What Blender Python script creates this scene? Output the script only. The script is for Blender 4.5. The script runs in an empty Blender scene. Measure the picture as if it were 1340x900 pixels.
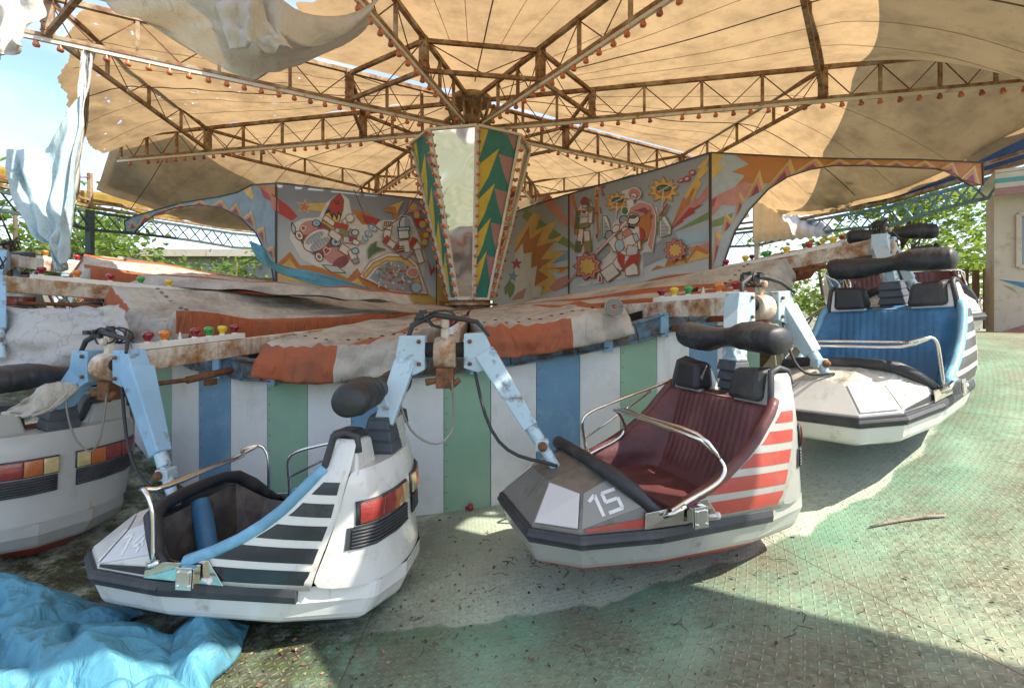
import bpy, bmesh, math, random
from mathutils import Vector, Matrix, noise
random.seed(7)
PI=math.pi; rad=math.radians
S=bpy.context.scene; C=bpy.context.collection
# ------------------------------------------------------------------ camera, sky, sun, exposure
F=650.0; HY=406.0; EYE=1.6
cd=bpy.data.cameras.new('camera'); cam=bpy.data.objects.new('camera',cd); C.objects.link(cam)
cam.location=(0,0,EYE); cam.rotation_euler=(PI/2,0,0); cd.sensor_width=36; cd.lens=F/1340*36
cd.shift_y=-(450-HY)/1340; cd.clip_start=.05; cd.clip_end=2000; S.camera=cam
S.view_settings.view_transform='Standard'; S.view_settings.look='None'; S.view_settings.gamma=1
S.view_settings.use_curve_mapping=False; S.view_settings.exposure=1.42
SUN_AZ=(.93,-.37); SUN_EL=52
w=bpy.data.worlds.new('World'); S.world=w; w.use_nodes=True
nt=w.node_tree; bg=nt.nodes['Background']; bg.inputs[1].default_value=.14
sky=nt.nodes.new('ShaderNodeTexSky'); sky.sky_type='NISHITA'; sky.sun_disc=False
sky.sun_elevation=rad(SUN_EL); sky.sun_rotation=math.atan2(SUN_AZ[0],SUN_AZ[1]); sky.dust_density=1.2; sky.ozone_density=1.6
tc=nt.nodes.new('ShaderNodeTexCoord'); mp=nt.nodes.new('ShaderNodeMapping'); mp.inputs['Scale'].default_value=(1.2,1.2,4.2)
mp.inputs['Rotation'].default_value=(.3,.25,.4)
nz=nt.nodes.new('ShaderNodeTexNoise'); nz.inputs['Scale'].default_value=1.7; nz.inputs['Detail'].default_value=9; nz.inputs['Distortion'].default_value=.5
cr=nt.nodes.new('ShaderNodeValToRGB'); cr.color_ramp.elements[0].position=.40; cr.color_ramp.elements[1].position=.74
mx=nt.nodes.new('ShaderNodeMixRGB'); mx.inputs[2].default_value=(3.9,4.0,4.2,1)
nt.links.new(tc.outputs['Generated'],mp.inputs[0]); nt.links.new(mp.outputs[0],nz.inputs[0]); nt.links.new(nz.outputs[0],cr.inputs[0])
nt.links.new(cr.outputs[0],mx.inputs[0]); nt.links.new(sky.outputs[0],mx.inputs[1]); nt.links.new(mx.outputs[0],bg.inputs[0])
sl=bpy.data.lights.new('sun','SUN'); sl.energy=3.7; sl.angle=rad(.5); sl.color=(1,.93,.80)
so=bpy.data.objects.new('sun',sl); C.objects.link(so)
hl=math.hypot(*SUN_AZ); sdir=Vector((SUN_AZ[0]/hl*math.cos(rad(SUN_EL)),SUN_AZ[1]/hl*math.cos(rad(SUN_EL)),math.sin(rad(SUN_EL))))
so.rotation_euler=sdir.to_track_quat('Z','Y').to_euler(); so.location=(8,-3,14)
# ------------------------------------------------------------------ geometry helpers
CX,CY=-.85,10.4
def V(*a): return Vector(a)
def pol(r,deg,z=0): a=rad(deg); return V(CX+r*math.sin(a),CY-r*math.cos(a),z)
def P(px,py,Y): return V((px-670)/F*Y,Y,EYE-(py-HY)/F*Y)      # a point of the place at distance Y
def hit(px,py,p0,n):                                            # where a sight line meets a plane of the place
    d=V((px-670)/F,1,-(py-HY)/F); o=V(0,0,EYE); t=(p0-o).dot(n)/d.dot(n); return o+d*t
def lerp(a,b,t): return a+(b-a)*t
def sm(t): t=max(0,min(1,t)); return t*t*(3-2*t)
ZT=[(-180,1.6),(-140,1.9),(-100,2.5),(-76.5,2.5),(-56.5,2.32),(-36.5,1.80),(-26.5,1.42),(-16.5,1.24),(-6.5,1.24),(3.5,1.33),(13.5,1.47),(23.5,1.66),(33.5,1.98),(43.5,2.32),(53.5,2.6),(63.5,2.74),(83.5,2.74),(110,2.4),(150,1.8),(180,1.6)]
def zb(d):
    d=(d+180)%360-180
    for i in range(len(ZT)-1):
        if ZT[i][0]<=d<=ZT[i+1][0]:
            x0,y0=ZT[i];x1,y1=ZT[i+1]
            xm,ym=ZT[i-1] if i else (-210,1.8); xp,yp=ZT[i+2] if i+2<len(ZT) else (220,1.9)
            m0=(y1-ym)/(x1-xm);m1=(yp-y0)/(xp-x0);h=x1-x0;t=(d-x0)/h
            return (2*t**3-3*t*t+1)*y0+(t**3-2*t*t+t)*h*m0+(-2*t**3+3*t*t)*y1+(t**3-t*t)*h*m1
    return 1.6
def fz(d): return zb(d)-1.53
def fxy(x,y):
    a=math.degrees(math.atan2(x-CX,CY-y)); return fz(a)
class MB:
    def __init__(s): s.v=[];s.f=[];s.m=[];s.sm=[]
    def add(s,vs,fs,mi=0,smooth=False):
        o=len(s.v); s.v+=[tuple(v) for v in vs]
        for f in fs: s.f.append([o+i for i in f]); s.m.append(mi); s.sm.append(smooth)
        return s
    def box(s,c,size,mi=0,ax=None,taper=1):
        c=Vector(c); X,Y,Z=ax if ax else (V(1,0,0),V(0,1,0),V(0,0,1)); a,b,h=size[0]/2,size[1]/2,size[2]/2
        vs=[]
        for k in (-1,1):
            q=taper if k>0 else 1
            for (i,j) in ((-1,-1),(1,-1),(1,1),(-1,1)): vs.append(c+X*(i*a*q)+Y*(j*b*q)+Z*(k*h))
        return s.add(vs,[(3,2,1,0),(4,5,6,7),(0,1,5,4),(1,2,6,5),(2,3,7,6),(3,0,4,7)],mi)
    def bar(s,p,q,wd,ht,mi=0,up=V(0,0,1),w2=None,h2=None):
        p=Vector(p);q=Vector(q);d=(q-p)
        if d.length<1e-6: return s
        d.normalize(); x=d.cross(up)
        if x.length<1e-3: x=d.cross(V(1,0,0))
        x.normalize(); z=x.cross(d)
        vs=[]
        for (c,a,b) in ((p,wd/2,ht/2),(q,(w2 or wd)/2,(h2 or ht)/2)):
            for (i,j) in ((-1,-1),(1,-1),(1,1),(-1,1)): vs.append(c+x*(i*a)+z*(j*b))
        return s.add(vs,[(0,1,2,3),(7,6,5,4),(0,4,5,1),(1,5,6,2),(2,6,7,3),(3,7,4,0)],mi)
    def tube(s,pts,r,n=8,mi=0,caps=True):
        pts=[Vector(p) for p in pts]; rs=r if isinstance(r,(list,tuple)) else [r]*len(pts)
        vs=[];prev=None
        for i,p in enumerate(pts):
            d=(pts[min(i+1,len(pts)-1)]-pts[max(i-1,0)]).normalized()
            if prev is None:
                x=d.cross(V(0,0,1)); x=d.cross(V(1,0,0)) if x.length<1e-2 else x
            else: x=prev-d*prev.dot(d)
            x.normalize(); prev=x; y=d.cross(x)
            for k in range(n):
                a=2*PI*k/n; vs.append(p+(x*math.cos(a)+y*math.sin(a))*rs[i])
        fs=[(i*n+k,i*n+(k+1)%n,(i+1)*n+(k+1)%n,(i+1)*n+k) for i in range(len(pts)-1) for k in range(n)]
        if caps: fs+= [tuple(range(n))[::-1], tuple((len(pts)-1)*n+k for k in range(n))]
        return s.add(vs,fs,mi,True)
    def lathe(s,prof,M=None,n=12,mi=0,caps=True):
        M=M or Matrix(); vs=[]
        for (r,z) in prof:
            for k in range(n): a=2*PI*k/n; vs.append(M@V(r*math.cos(a),r*math.sin(a),z))
        fs=[(i*n+k,i*n+(k+1)%n,(i+1)*n+(k+1)%n,(i+1)*n+k) for i in range(len(prof)-1) for k in range(n)]
        if caps: fs+=[tuple(range(n))[::-1], tuple((len(prof)-1)*n+k for k in range(n))]
        return s.add(vs,fs,mi,True)
    def grid(s,fn,nu,nv,mi=0,smooth=True,keep=None,mf=None):
        o=len(s.v)
        for j in range(nv+1):
            for i in range(nu+1): s.v.append(tuple(fn(i/nu,j/nv)))
        for j in range(nv):
            for i in range(nu):
                if keep and not keep((i+.5)/nu,(j+.5)/nv): continue
                a=o+j*(nu+1)+i; s.f.append([a,a+1,a+nu+2,a+nu+1]); s.m.append(mf((i+.5)/nu,(j+.5)/nv) if mf else mi); s.sm.append(smooth)
        return s
    def prism(s,poly,off,mi=0):
        n=len(poly); off=Vector(off); vs=[Vector(p) for p in poly]+[Vector(p)+off for p in poly]
        return s.add(vs,[tuple(range(n)),tuple(range(2*n-1,n-1,-1))]+[(i,n+i,n+(i+1)%n,(i+1)%n) for i in range(n)],mi)
    def tilt(s,poly,mi=0): return s.add(poly,[tuple(range(len(poly)))],mi)
    def build(s,name,mats,parent=None,bevel=0,solid=0,sub=0,label=None,smooth_angle=None):
        me=bpy.data.meshes.new(name); me.from_pydata(s.v,[],s.f)
        mats=mats if isinstance(mats,(list,tuple)) else [mats]
        for m in mats: me.materials.append(m)
        me.polygons.foreach_set('material_index',s.m); me.polygons.foreach_set('use_smooth',s.sm)
        bm=bmesh.new(); bm.from_mesh(me)
        if len(s.f)<20000: bmesh.ops.recalc_face_normals(bm,faces=bm.faces)
        bm.to_mesh(me); bm.free(); me.update()
        o=bpy.data.objects.new(name,me); C.objects.link(o)
        if solid: m=o.modifiers.new('s','SOLIDIFY'); m.thickness=solid; m.offset=0
        if sub: m=o.modifiers.new('u','SUBSURF'); m.levels=sub; m.render_levels=sub
        if bevel: m=o.modifiers.new('b','BEVEL'); m.width=bevel; m.segments=2; m.limit_method='ANGLE'; m.angle_limit=rad(35)
        if parent: o.parent=parent; o.matrix_parent_inverse=Matrix.Translation(-parent.location) if not parent.get('_loc') else Matrix()
        if label: o['label']=label
        return o
def thing(name,label,cat,loc=(0,0,0),group=None,rot=None):
    o=bpy.data.objects.new(name,None); C.objects.link(o); o.location=loc; o.empty_display_size=.2
    o['label']=label; o['category']=cat
    if group: o['group']=group
    if rot is not None: o.rotation_euler=rot; o['_loc']=1     # children given in local coordinates
    return o
def tag(o,label,cat,group=None):
    o['label']=label;o['category']=cat
    if group:o['group']=group
    return o
def struct(o): o['kind']='structure'; return o
# ------------------------------------------------------------------ materials
def nn(nt,t,**k):
    n=nt.nodes.new(t)
    for a,b in k.items():
        if a.startswith('i_'): n.inputs[int(a[2:])].default_value=b
        else: setattr(n,a,b)
    return n
def col4(c): return (c[0],c[1],c[2],1)
def noise_mask(nt,scale,lo,hi,detail=6,coord=None,rough=.6,stretch=None):
    tc=coord or nn(nt,'ShaderNodeTexCoord').outputs['Object']
    if stretch:
        mp=nn(nt,'ShaderNodeMapping'); mp.inputs['Scale'].default_value=stretch; nt.links.new(tc,mp.inputs[0]); tc=mp.outputs[0]
    n=nn(nt,'ShaderNodeTexNoise'); n.inputs['Scale'].default_value=scale; n.inputs['Detail'].default_value=detail; n.inputs['Roughness'].default_value=rough
    nt.links.new(tc,n.inputs['Vector'])
    r=nn(nt,'ShaderNodeMapRange'); r.inputs[1].default_value=lo; r.inputs[2].default_value=hi; nt.links.new(n.outputs[0],r.inputs[0])
    return r.outputs[0]
def mixc(nt,fac,a,b):
    m=nn(nt,'ShaderNodeMixRGB')
    if isinstance(fac,(int,float)): m.inputs[0].default_value=fac
    else: nt.links.new(fac,m.inputs[0])
    for k,x in ((1,a),(2,b)):
        if isinstance(x,(tuple,list)): m.inputs[k].default_value=col4(x)
        else: nt.links.new(x,m.inputs[k])
    return m.outputs[0]
def math_(nt,op,a,b=None,c=None):
    m=nn(nt,'ShaderNodeMath',operation=op)
    for k,x in enumerate((a,b,c)):
        if x is None: continue
        if isinstance(x,(int,float)): m.inputs[k].default_value=x
        else: nt.links.new(x,m.inputs[k])
    return m.outputs[0]
MATS={}
def mat(name,c,rough=.6,metal=0,var=.12,vs=3,dirt=None,dm=(.55,.75),ds=5,dc2=None,bump=.1,bs=40,coat=0,streak=None,spec=.5):
    if name in MATS: return MATS[name]
    m=bpy.data.materials.new(name); m.use_nodes=True; nt=m.node_tree; b=nt.nodes['Principled BSDF']; MATS[name]=m
    dk=tuple(max(0,x*(1-var)) for x in c); lt=tuple(min(1,x*(1+var*.7)) for x in c)
    col=mixc(nt,noise_mask(nt,vs,.3,.7),dk,lt)
    if dirt:
        mk=noise_mask(nt,ds,dm[0],dm[1],detail=9,rough=.68)
        if dc2:
            d=mixc(nt,noise_mask(nt,ds*3,.35,.65),dirt,dc2)
        else: d=dirt
        col=mixc(nt,mk,col,d)
        rr=nn(nt,'ShaderNodeMapRange'); rr.inputs[3].default_value=rough; rr.inputs[4].default_value=.85; nt.links.new(mk,rr.inputs[0]); nt.links.new(rr.outputs[0],b.inputs['Roughness'])
    else: b.inputs['Roughness'].default_value=rough
    if streak:
        sk=noise_mask(nt,streak[1],streak[2],streak[3],stretch=(1,1,.08)); col=mixc(nt,sk,col,streak[0])
    nt.links.new(col,b.inputs['Base Color']); b.inputs['Metallic'].default_value=metal
    b.inputs['Coat Weight'].default_value=coat; b.inputs['Specular IOR Level'].default_value=spec
    if bump:
        n=nn(nt,'ShaderNodeTexNoise'); n.inputs['Scale'].default_value=bs; n.inputs['Detail'].default_value=4
        nt.links.new(nn(nt,'ShaderNodeTexCoord').outputs['Object'],n.inputs['Vector'])
        bp=nn(nt,'ShaderNodeBump'); bp.inputs['Strength'].default_value=bump; bp.inputs['Distance'].default_value=.01
        nt.links.new(n.outputs[0],bp.inputs['Height']); nt.links.new(bp.outputs[0],b.inputs['Normal'])
    return m
def cloth(name,c,tr,trc,stain=None,veins=None,sm_=(.5,.75),ss=2,fold=.5,fs=5,stripe=None,rough=.7):
    """a thin sheet that lets part of the light through"""
    if name in MATS: return MATS[name]
    m=bpy.data.materials.new(name); m.use_nodes=True; nt=m.node_tree; b=nt.nodes['Principled BSDF']; out=nt.nodes['Material Output']; MATS[name]=m
    col=mixc(nt,noise_mask(nt,1.5,.3,.7),tuple(x*.88 for x in c),c); tcol=mixc(nt,noise_mask(nt,1.1,.3,.75),tuple(x*.85 for x in trc),trc)
    if stain:
        mk=noise_mask(nt,ss,sm_[0],sm_[1],detail=10,rough=.7); mk2=noise_mask(nt,ss*7,.62,.72,detail=5); mkm=math_(nt,'MAXIMUM',math_(nt,'MULTIPLY',mk,.75),math_(nt,'MULTIPLY',mk2,.35))
        col=mixc(nt,mkm,col,stain); tcol=mixc(nt,mkm,tcol,tuple(x*.8 for x in stain))
    if veins:
        vo=nn(nt,'ShaderNodeTexVoronoi',feature='DISTANCE_TO_EDGE'); vo.inputs['Scale'].default_value=4.5; nz_=nn(nt,'ShaderNodeTexNoise'); nz_.inputs['Scale'].default_value=6; nz_.inputs['Detail'].default_value=5
        tco=nn(nt,'ShaderNodeTexCoord').outputs['Object']; nt.links.new(tco,nz_.inputs['Vector']); mm_=nn(nt,'ShaderNodeMixRGB'); mm_.inputs[0].default_value=.25; nt.links.new(tco,mm_.inputs[1]); nt.links.new(nz_.outputs['Color'],mm_.inputs[2]); nt.links.new(mm_.outputs[0],vo.inputs['Vector'])
        r_=nn(nt,'ShaderNodeMapRange'); r_.inputs[1].default_value=.03; r_.inputs[2].default_value=.0; nt.links.new(vo.outputs[0],r_.inputs[0]); col=mixc(nt,math_(nt,'MULTIPLY',r_.outputs[0],.7),col,veins)
    nt.links.new(col,b.inputs['Base Color']); b.inputs['Roughness'].default_value=rough
    n=nn(nt,'ShaderNodeTexNoise'); n.inputs['Scale'].default_value=fs; n.inputs['Detail'].default_value=5; n.inputs['Distortion'].default_value=1.2
    mp=nn(nt,'ShaderNodeMapping'); mp.inputs['Scale'].default_value=(1,1,.35); nt.links.new(nn(nt,'ShaderNodeTexCoord').outputs['Object'],mp.inputs[0]); nt.links.new(mp.outputs[0],n.inputs['Vector'])
    bp=nn(nt,'ShaderNodeBump'); bp.inputs['Strength'].default_value=fold; bp.inputs['Distance'].default_value=.05
    nt.links.new(n.outputs[0],bp.inputs['Height']); nt.links.new(bp.outputs[0],b.inputs['Normal'])
    if tr>0:
        t=nn(nt,'ShaderNodeBsdfTranslucent'); nt.links.new(tcol,t.inputs[0]); nt.links.new(bp.outputs[0],t.inputs['Normal'])
        ms=nn(nt,'ShaderNodeMixShader'); ms.inputs[0].default_value=tr; nt.links.new(b.outputs[0],ms.inputs[1]); nt.links.new(t.outputs[0],ms.inputs[2]); nt.links.new(ms.outputs[0],out.inputs[0])
    return m
RUST=(.19,.07,.025); RUST2=(.36,.17,.06)
m_rustw=mat('rusty_cream_steel',(.62,.56,.46),.6,0,.2,4,dirt=(.20,.085,.035),dc2=(.42,.25,.12),dm=(.43,.60),ds=5,bump=.35,bs=60,streak=((.24,.12,.06),9,.5,.75))
m_truss=mat('rusty_truss_steel',(.40,.31,.205),.65,0,.25,5,dirt=(.13,.06,.028),dc2=(.30,.155,.065),dm=(.36,.56),ds=3.5,bump=.35,bs=50)
m_trussw=mat('white_bulb_rail',(.66,.60,.50),.55,0,.12,3,dirt=RUST2,dc2=RUST,dm=(.56,.7),ds=4,bump=.15)
m_rust=mat('bare_rust',(.20,.085,.035),.85,0,.4,12,dirt=(.08,.035,.02),dm=(.5,.65),ds=14,bump=.6,bs=70)
m_strip=mat('white_light_strip',(.70,.69,.64),.5,0,.1,3,dirt=(.33,.27,.18),dm=(.55,.75),ds=9)
m_blue=mat('pale_blue_paint',(.40,.53,.60),.42,0,.12,3,dirt=(.20,.12,.07),dc2=(.12,.20,.32),dm=(.56,.66),ds=6,bump=.12,bs=30,coat=.2)
m_blue2=mat('mid_blue_paint',(.24,.43,.60),.42,0,.14,3,dirt=(.25,.17,.11),dc2=(.10,.22,.36),dm=(.57,.67),ds=6,bump=.12,bs=30,coat=.2)
m_chrome=mat('chrome',(.78,.77,.74),.16,1,.08,6,dirt=(.42,.37,.31),dm=(.6,.85),ds=20,bump=.02)
m_plate=mat('polished_plate',(.70,.68,.60),.18,1,.1,5,bump=.5,bs=7)
m_black=mat('black_vinyl',(.022,.023,.026),.5,0,.25,6,dirt=(.09,.085,.08),dm=(.5,.8),ds=4,bump=.3,bs=45)
m_rub=mat('dark_rubber',(.035,.037,.042),.55,0,.2,6,dirt=(.10,.10,.10),dm=(.5,.8),ds=5,bump=.15,bs=30)
m_slate=mat('slate_rubber',(.055,.065,.078),.6,0,.2,6,dirt=(.13,.13,.13),dm=(.5,.8),ds=5,bump=.15)
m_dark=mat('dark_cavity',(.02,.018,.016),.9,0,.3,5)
m_white=mat('white_fibreglass',(.66,.655,.62),.25,0,.05,2,dirt=(.36,.31,.24),dm=(.54,.80),ds=6,bump=.05,bs=14,coat=.6,streak=((.36,.24,.11),9,.64,.76))
m_silver=mat('silver_fibreglass',(.40,.395,.365),.38,.25,.1,3,dirt=(.22,.19,.15),dm=(.55,.8),ds=6,bump=.06,bs=20,coat=.3)
m_taupe=mat('taupe_hood',(.165,.15,.13),.42,.2,.12,3,dirt=(.09,.08,.065),dm=(.45,.72),ds=7,bump=.06,coat=.2)
m_lgrey=mat('light_grey_panel',(.56,.55,.54),.36,0,.06,3,dirt=(.32,.29,.24),dm=(.6,.85),ds=6,coat=.3)
m_dwhite=mat('mossy_white_hood',(.58,.56,.50),.5,0,.07,3,dirt=(.17,.15,.11),dc2=(.30,.27,.20),dm=(.44,.64),ds=5,bump=.2,bs=60)
m_sblack=mat('black_stripe_film',(.028,.032,.038),.3,0,.2,5,dirt=(.10,.10,.09),dm=(.55,.8),ds=7,bump=.02)
m_sred=mat('red_stripe_film',(.40,.055,.038),.4,0,.12,5,dirt=(.36,.12,.085),dm=(.5,.8),ds=6,bump=.03)
m_keel=mat('red_keel_paint',(.42,.07,.05),.45,0,.15,5,dirt=(.17,.07,.05),dm=(.55,.8),ds=6)
def vinyl(name,c,ds=4): return mat(name,c,.48,0,.2,4,dirt=tuple(min(1,x*1.7+.04) for x in c),dm=(.5,.85),ds=ds,bump=.25,bs=25,coat=.05)
m_vred=vinyl('maroon_vinyl',(.105,.032,.034)); m_vblue=vinyl('blue_vinyl',(.030,.135,.27)); m_vlb=vinyl('sunbleached_blue_vinyl',(.15,.34,.48))
m_floorpan=mat('scuffed_floor_pan',(.10,.09,.085),.5,.3,.3,6,dirt=(.22,.19,.15),dm=(.45,.7),ds=6,bump=.3)
def lens(name,c):
    m=mat(name,c,.18,0,.2,14,bump=.3,bs=90,coat=.6); b=m.node_tree.nodes['Principled BSDF']; b.inputs['Transmission Weight'].default_value=.12; return m
l_red=lens('red_lens',(.42,.015,.02)); l_or=lens('orange_lens',(.75,.20,.02)); l_gr=lens('green_lens',(.03,.33,.06)); l_ye=lens('yellow_lens',(.78,.52,.03)); l_mar=lens('maroon_lens',(.26,.012,.02))
t_red=lens('tail_red',(.26,.035,.028)); t_or=lens('tail_orange',(.48,.13,.03)); t_cr=lens('tail_cream',(.55,.43,.20))
m_bulb=lens('amber_bulb',(.62,.17,.05)); m_bulbd=lens('amber_bulb_dark',(.34,.09,.035))
m_can=cloth('tan_canopy_vinyl',(.46,.40,.31),.50,(.50,.325,.16),stain=(.19,.12,.06),sm_=(.43,.76),ss=1.6,fold=.25,fs=3)
m_canw=cloth('white_canopy_vinyl',(.74,.73,.70),.30,(.80,.66,.45),stain=(.36,.32,.26),sm_=(.58,.85),ss=1.6,fold=.9,fs=5)
m_drape=cloth('pale_blue_drape',(.60,.74,.78),.38,(.60,.78,.84),veins=(.40,.52,.56),stain=(.42,.50,.50),sm_=(.6,.85),ss=2,fold=1,fs=5)
m_orange=cloth('orange_skirt_vinyl',(.40,.105,.035),.12,(.6,.16,.05),stain=(.13,.07,.05),sm_=(.46,.70),ss=3,fold=.9,fs=7)
m_cream=cloth('cream_skirt_vinyl',(.52,.48,.41),.12,(.7,.6,.45),stain=(.15,.125,.10),sm_=(.42,.70),ss=2.4,fold=.9,fs=7)
m_marble=cloth('veined_grey_vinyl',(.50,.48,.45),.1,(.6,.55,.5),stain=(.27,.26,.25),veins=(.24,.24,.25),sm_=(.5,.8),ss=2,fold=1,fs=4)
m_btarp=cloth('sky_blue_tarp',(.095,.31,.42),.10,(.1,.4,.55),stain=(.10,.13,.09),sm_=(.56,.72),ss=2.5,fold=.8,fs=7,rough=.6)
m_dblue=cloth('navy_tarp',(.02,.05,.11),.05,(.03,.08,.2),fold=1,fs=6)
m_teal=mat('teal_girder_paint',(.14,.27,.30),.55,0,.2,4,dirt=(.10,.10,.08),dm=(.5,.65),ds=8)
m_tdark=mat('dark_teal_girder',(.05,.09,.09),.6,0,.2,4,dirt=(.12,.07,.04),dm=(.5,.65),ds=8)
m_wood=mat('weathered_timber',(.26,.16,.085),.8,0,.3,6,dirt=(.10,.06,.04),dm=(.5,.7),ds=6,bump=.4,bs=30)
m_cable=mat('black_cable',(.03,.03,.03),.6,0,.2,5); m_gcable=mat('grey_cable',(.22,.21,.18),.6,0,.2,5)
def paint(name,c): return mat('paint_'+name,c,.5,0,.10,5,dirt=tuple(x*.72 for x in c),dm=(.5,.8),ds=3,bump=.06,bs=30)
# ------------------------------------------------------------------ ground and ride platform
def floor_mat():
    m=bpy.data.materials.new('painted_tread_plate'); m.use_nodes=True; nt=m.node_tree; b=nt.nodes['Principled BSDF']
    tc=nn(nt,'ShaderNodeTexCoord').outputs['Object']; sp=nn(nt,'ShaderNodeSeparateXYZ'); nt.links.new(tc,sp.inputs[0])
    x=math_(nt,'SUBTRACT',sp.outputs[0],CX); y=math_(nt,'SUBTRACT',sp.outputs[1],CY)
    r=math_(nt,'SQRT',math_(nt,'ADD',math_(nt,'MULTIPLY',x,x),math_(nt,'MULTIPLY',y,y)))
    ang=math_(nt,'ARCTAN2',x,math_(nt,'MULTIPLY',y,-1)); arc=math_(nt,'MULTIPLY',ang,8.0)
    cs=.040
    def tread(cells):
        u=math_(nt,'DIVIDE',arc,cells); v=math_(nt,'DIVIDE',r,cells)
        iu=math_(nt,'FLOOR',u); iv=math_(nt,'FLOOR',v)
        a=math_(nt,'SUBTRACT',math_(nt,'SUBTRACT',u,iu),.5); c=math_(nt,'SUBTRACT',math_(nt,'SUBTRACT',v,iv),.5)
        par=math_(nt,'MULTIPLY',math_(nt,'SUBTRACT',math_(nt,'MULTIPLY',math_(nt,'FRACT',math_(nt,'MULTIPLY',math_(nt,'ADD',iu,iv),.5)),4),1),1)  # -1 / +1
        pc=math_(nt,'MULTIPLY',par,c)
        s=math_(nt,'MULTIPLY',math_(nt,'ADD',a,pc),.7071); t=math_(nt,'MULTIPLY',math_(nt,'SUBTRACT',a,pc),.7071)
        e=math_(nt,'ADD',math_(nt,'POWER',math_(nt,'DIVIDE',math_(nt,'ABSOLUTE',s),.44),2),math_(nt,'POWER',math_(nt,'DIVIDE',math_(nt,'ABSOLUTE',t),.13),2))
        h=nn(nt,'ShaderNodeMapRange',interpolation_type='SMOOTHSTEP'); h.inputs[1].default_value=1.15; h.inputs[2].default_value=.25; nt.links.new(e,h.inputs[0])
        return h.outputs[0]
    tr=tread(cs)
    # paint bands: pale inside, strong green outside, wobbly hand-painted edge
    wob=nn(nt,'ShaderNodeTexNoise'); wob.inputs['Scale'].default_value=2.2; wob.inputs['Detail'].default_value=3; nt.links.new(tc,wob.inputs['Vector'])
    rw=math_(nt,'ADD',r,math_(nt,'MULTIPLY',math_(nt,'SUBTRACT',wob.outputs[0],.5),.35))
    band=nn(nt,'ShaderNodeMapRange'); band.inputs[1].default_value=7.57; band.inputs[2].default_value=7.60; nt.links.new(rw,band.inputs[0])
    pale=mixc(nt,noise_mask(nt,2,.3,.7,coord=tc),(.42,.51,.40),(.54,.60,.48)); green=mixc(nt,noise_mask(nt,1.6,.3,.7,coord=tc),(.10,.24,.155),(.24,.37,.265))
    col=mixc(nt,band.outputs[0],pale,green)
    out_=nn(nt,'ShaderNodeMapRange'); out_.inputs[1].default_value=7.8; out_.inputs[2].default_value=9.0; nt.links.new(rw,out_.inputs[0])
    # worn outer walkway: yellowed bare tread points, thin paint
    bare=mixc(nt,noise_mask(nt,9,.35,.65,coord=tc),(.40,.35,.24),(.24,.25,.17))
    col=mixc(nt,math_(nt,'MULTIPLY',out_.outputs[0],noise_mask(nt,1.3,.28,.52,coord=tc)),col,bare)
    of0=nn(nt,'ShaderNodeMapRange'); of0.inputs[1].default_value=7.2; of0.inputs[2].default_value=8.3; of0.inputs[3].default_value=.35; nt.links.new(r,of0.inputs[0])
    # grime
    g=math_(nt,'MULTIPLY',math_(nt,'MULTIPLY',noise_mask(nt,1.0,.42,.64,detail=10,coord=tc,rough=.74),math_(nt,'ADD',math_(nt,'MULTIPLY',band.outputs[0],.45),.5)),.9); col=mixc(nt,g,col,mixc(nt,noise_mask(nt,8,.3,.7,coord=tc),(.085,.075,.05),(.19,.16,.11)))
    # moss and dark litter dust toward the left hand cars
    lf=nn(nt,'ShaderNodeMapRange'); lf.inputs[1].default_value=-.15; lf.inputs[2].default_value=-1.25; nt.links.new(sp.outputs[0],lf.inputs[0])
    ms=math_(nt,'MULTIPLY',lf.outputs[0],noise_mask(nt,3,.36,.52,detail=10,coord=tc,rough=.78))
    col=mixc(nt,ms,col,mixc(nt,noise_mask(nt,14,.4,.62,detail=8,coord=tc),(.032,.026,.018),(.06,.085,.025)))
    spk=noise_mask(nt,38,.60,.66,detail=6,coord=tc,rough=.7); col=mixc(nt,math_(nt,'MULTIPLY',spk,.7),col,(.06,.045,.03))
    # fine ground-in dirt between the treads, heavier outwards
    fd=math_(nt,'MULTIPLY',noise_mask(nt,22,.42,.60,detail=8,coord=tc,rough=.75),math_(nt,'MULTIPLY',of0.outputs[0],noise_mask(nt,2.1,.36,.60,detail=6,coord=tc)))
    col=mixc(nt,math_(nt,'MULTIPLY',fd,.75),col,(.075,.07,.045))
    # worn tread tips
    tip=math_(nt,'MULTIPLY',tr,noise_mask(nt,5,.36,.52,coord=tc)); of2=nn(nt,'ShaderNodeMapRange'); of2.inputs[1].default_value=7.7; of2.inputs[2].default_value=9.2; of2.inputs[3].default_value=.22; nt.links.new(r,of2.inputs[0])
    col=mixc(nt,math_(nt,'MULTIPLY',tip,math_(nt,'MULTIPLY',of2.outputs[0],.8)),col,(.50,.43,.29))
    # plate seams
    sn=math_(nt,'ABSOLUTE',math_(nt,'SUBTRACT',math_(nt,'FRACT',math_(nt,'MULTIPLY',ang,9/PI)),.5)); seam=nn(nt,'ShaderNodeMapRange'); seam.inputs[1].default_value=.4985; seam.inputs[2].default_value=.4995; nt.links.new(sn,seam.inputs[0])
    col=mixc(nt,math_(nt,'MULTIPLY',seam.outputs[0],.7),col,(.14,.07,.04))
    nt.links.new(col,b.inputs['Base Color']); b.inputs['Roughness'].default_value=.55
    bp=nn(nt,'ShaderNodeBump'); bp.inputs['Strength'].default_value=.8; bp.inputs['Distance'].default_value=.006
    hs=math_(nt,'SUBTRACT',tr,math_(nt,'MULTIPLY',seam.outputs[0],1.0)); nt.links.new(hs,bp.inputs['Height'])
    n2=nn(nt,'ShaderNodeTexNoise'); n2.inputs['Scale'].default_value=60; nt.links.new(tc,n2.inputs['Vector']); bp2=nn(nt,'ShaderNodeBump'); bp2.inputs['Strength'].default_value=.25; bp2.inputs['Distance'].default_value=.004
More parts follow.
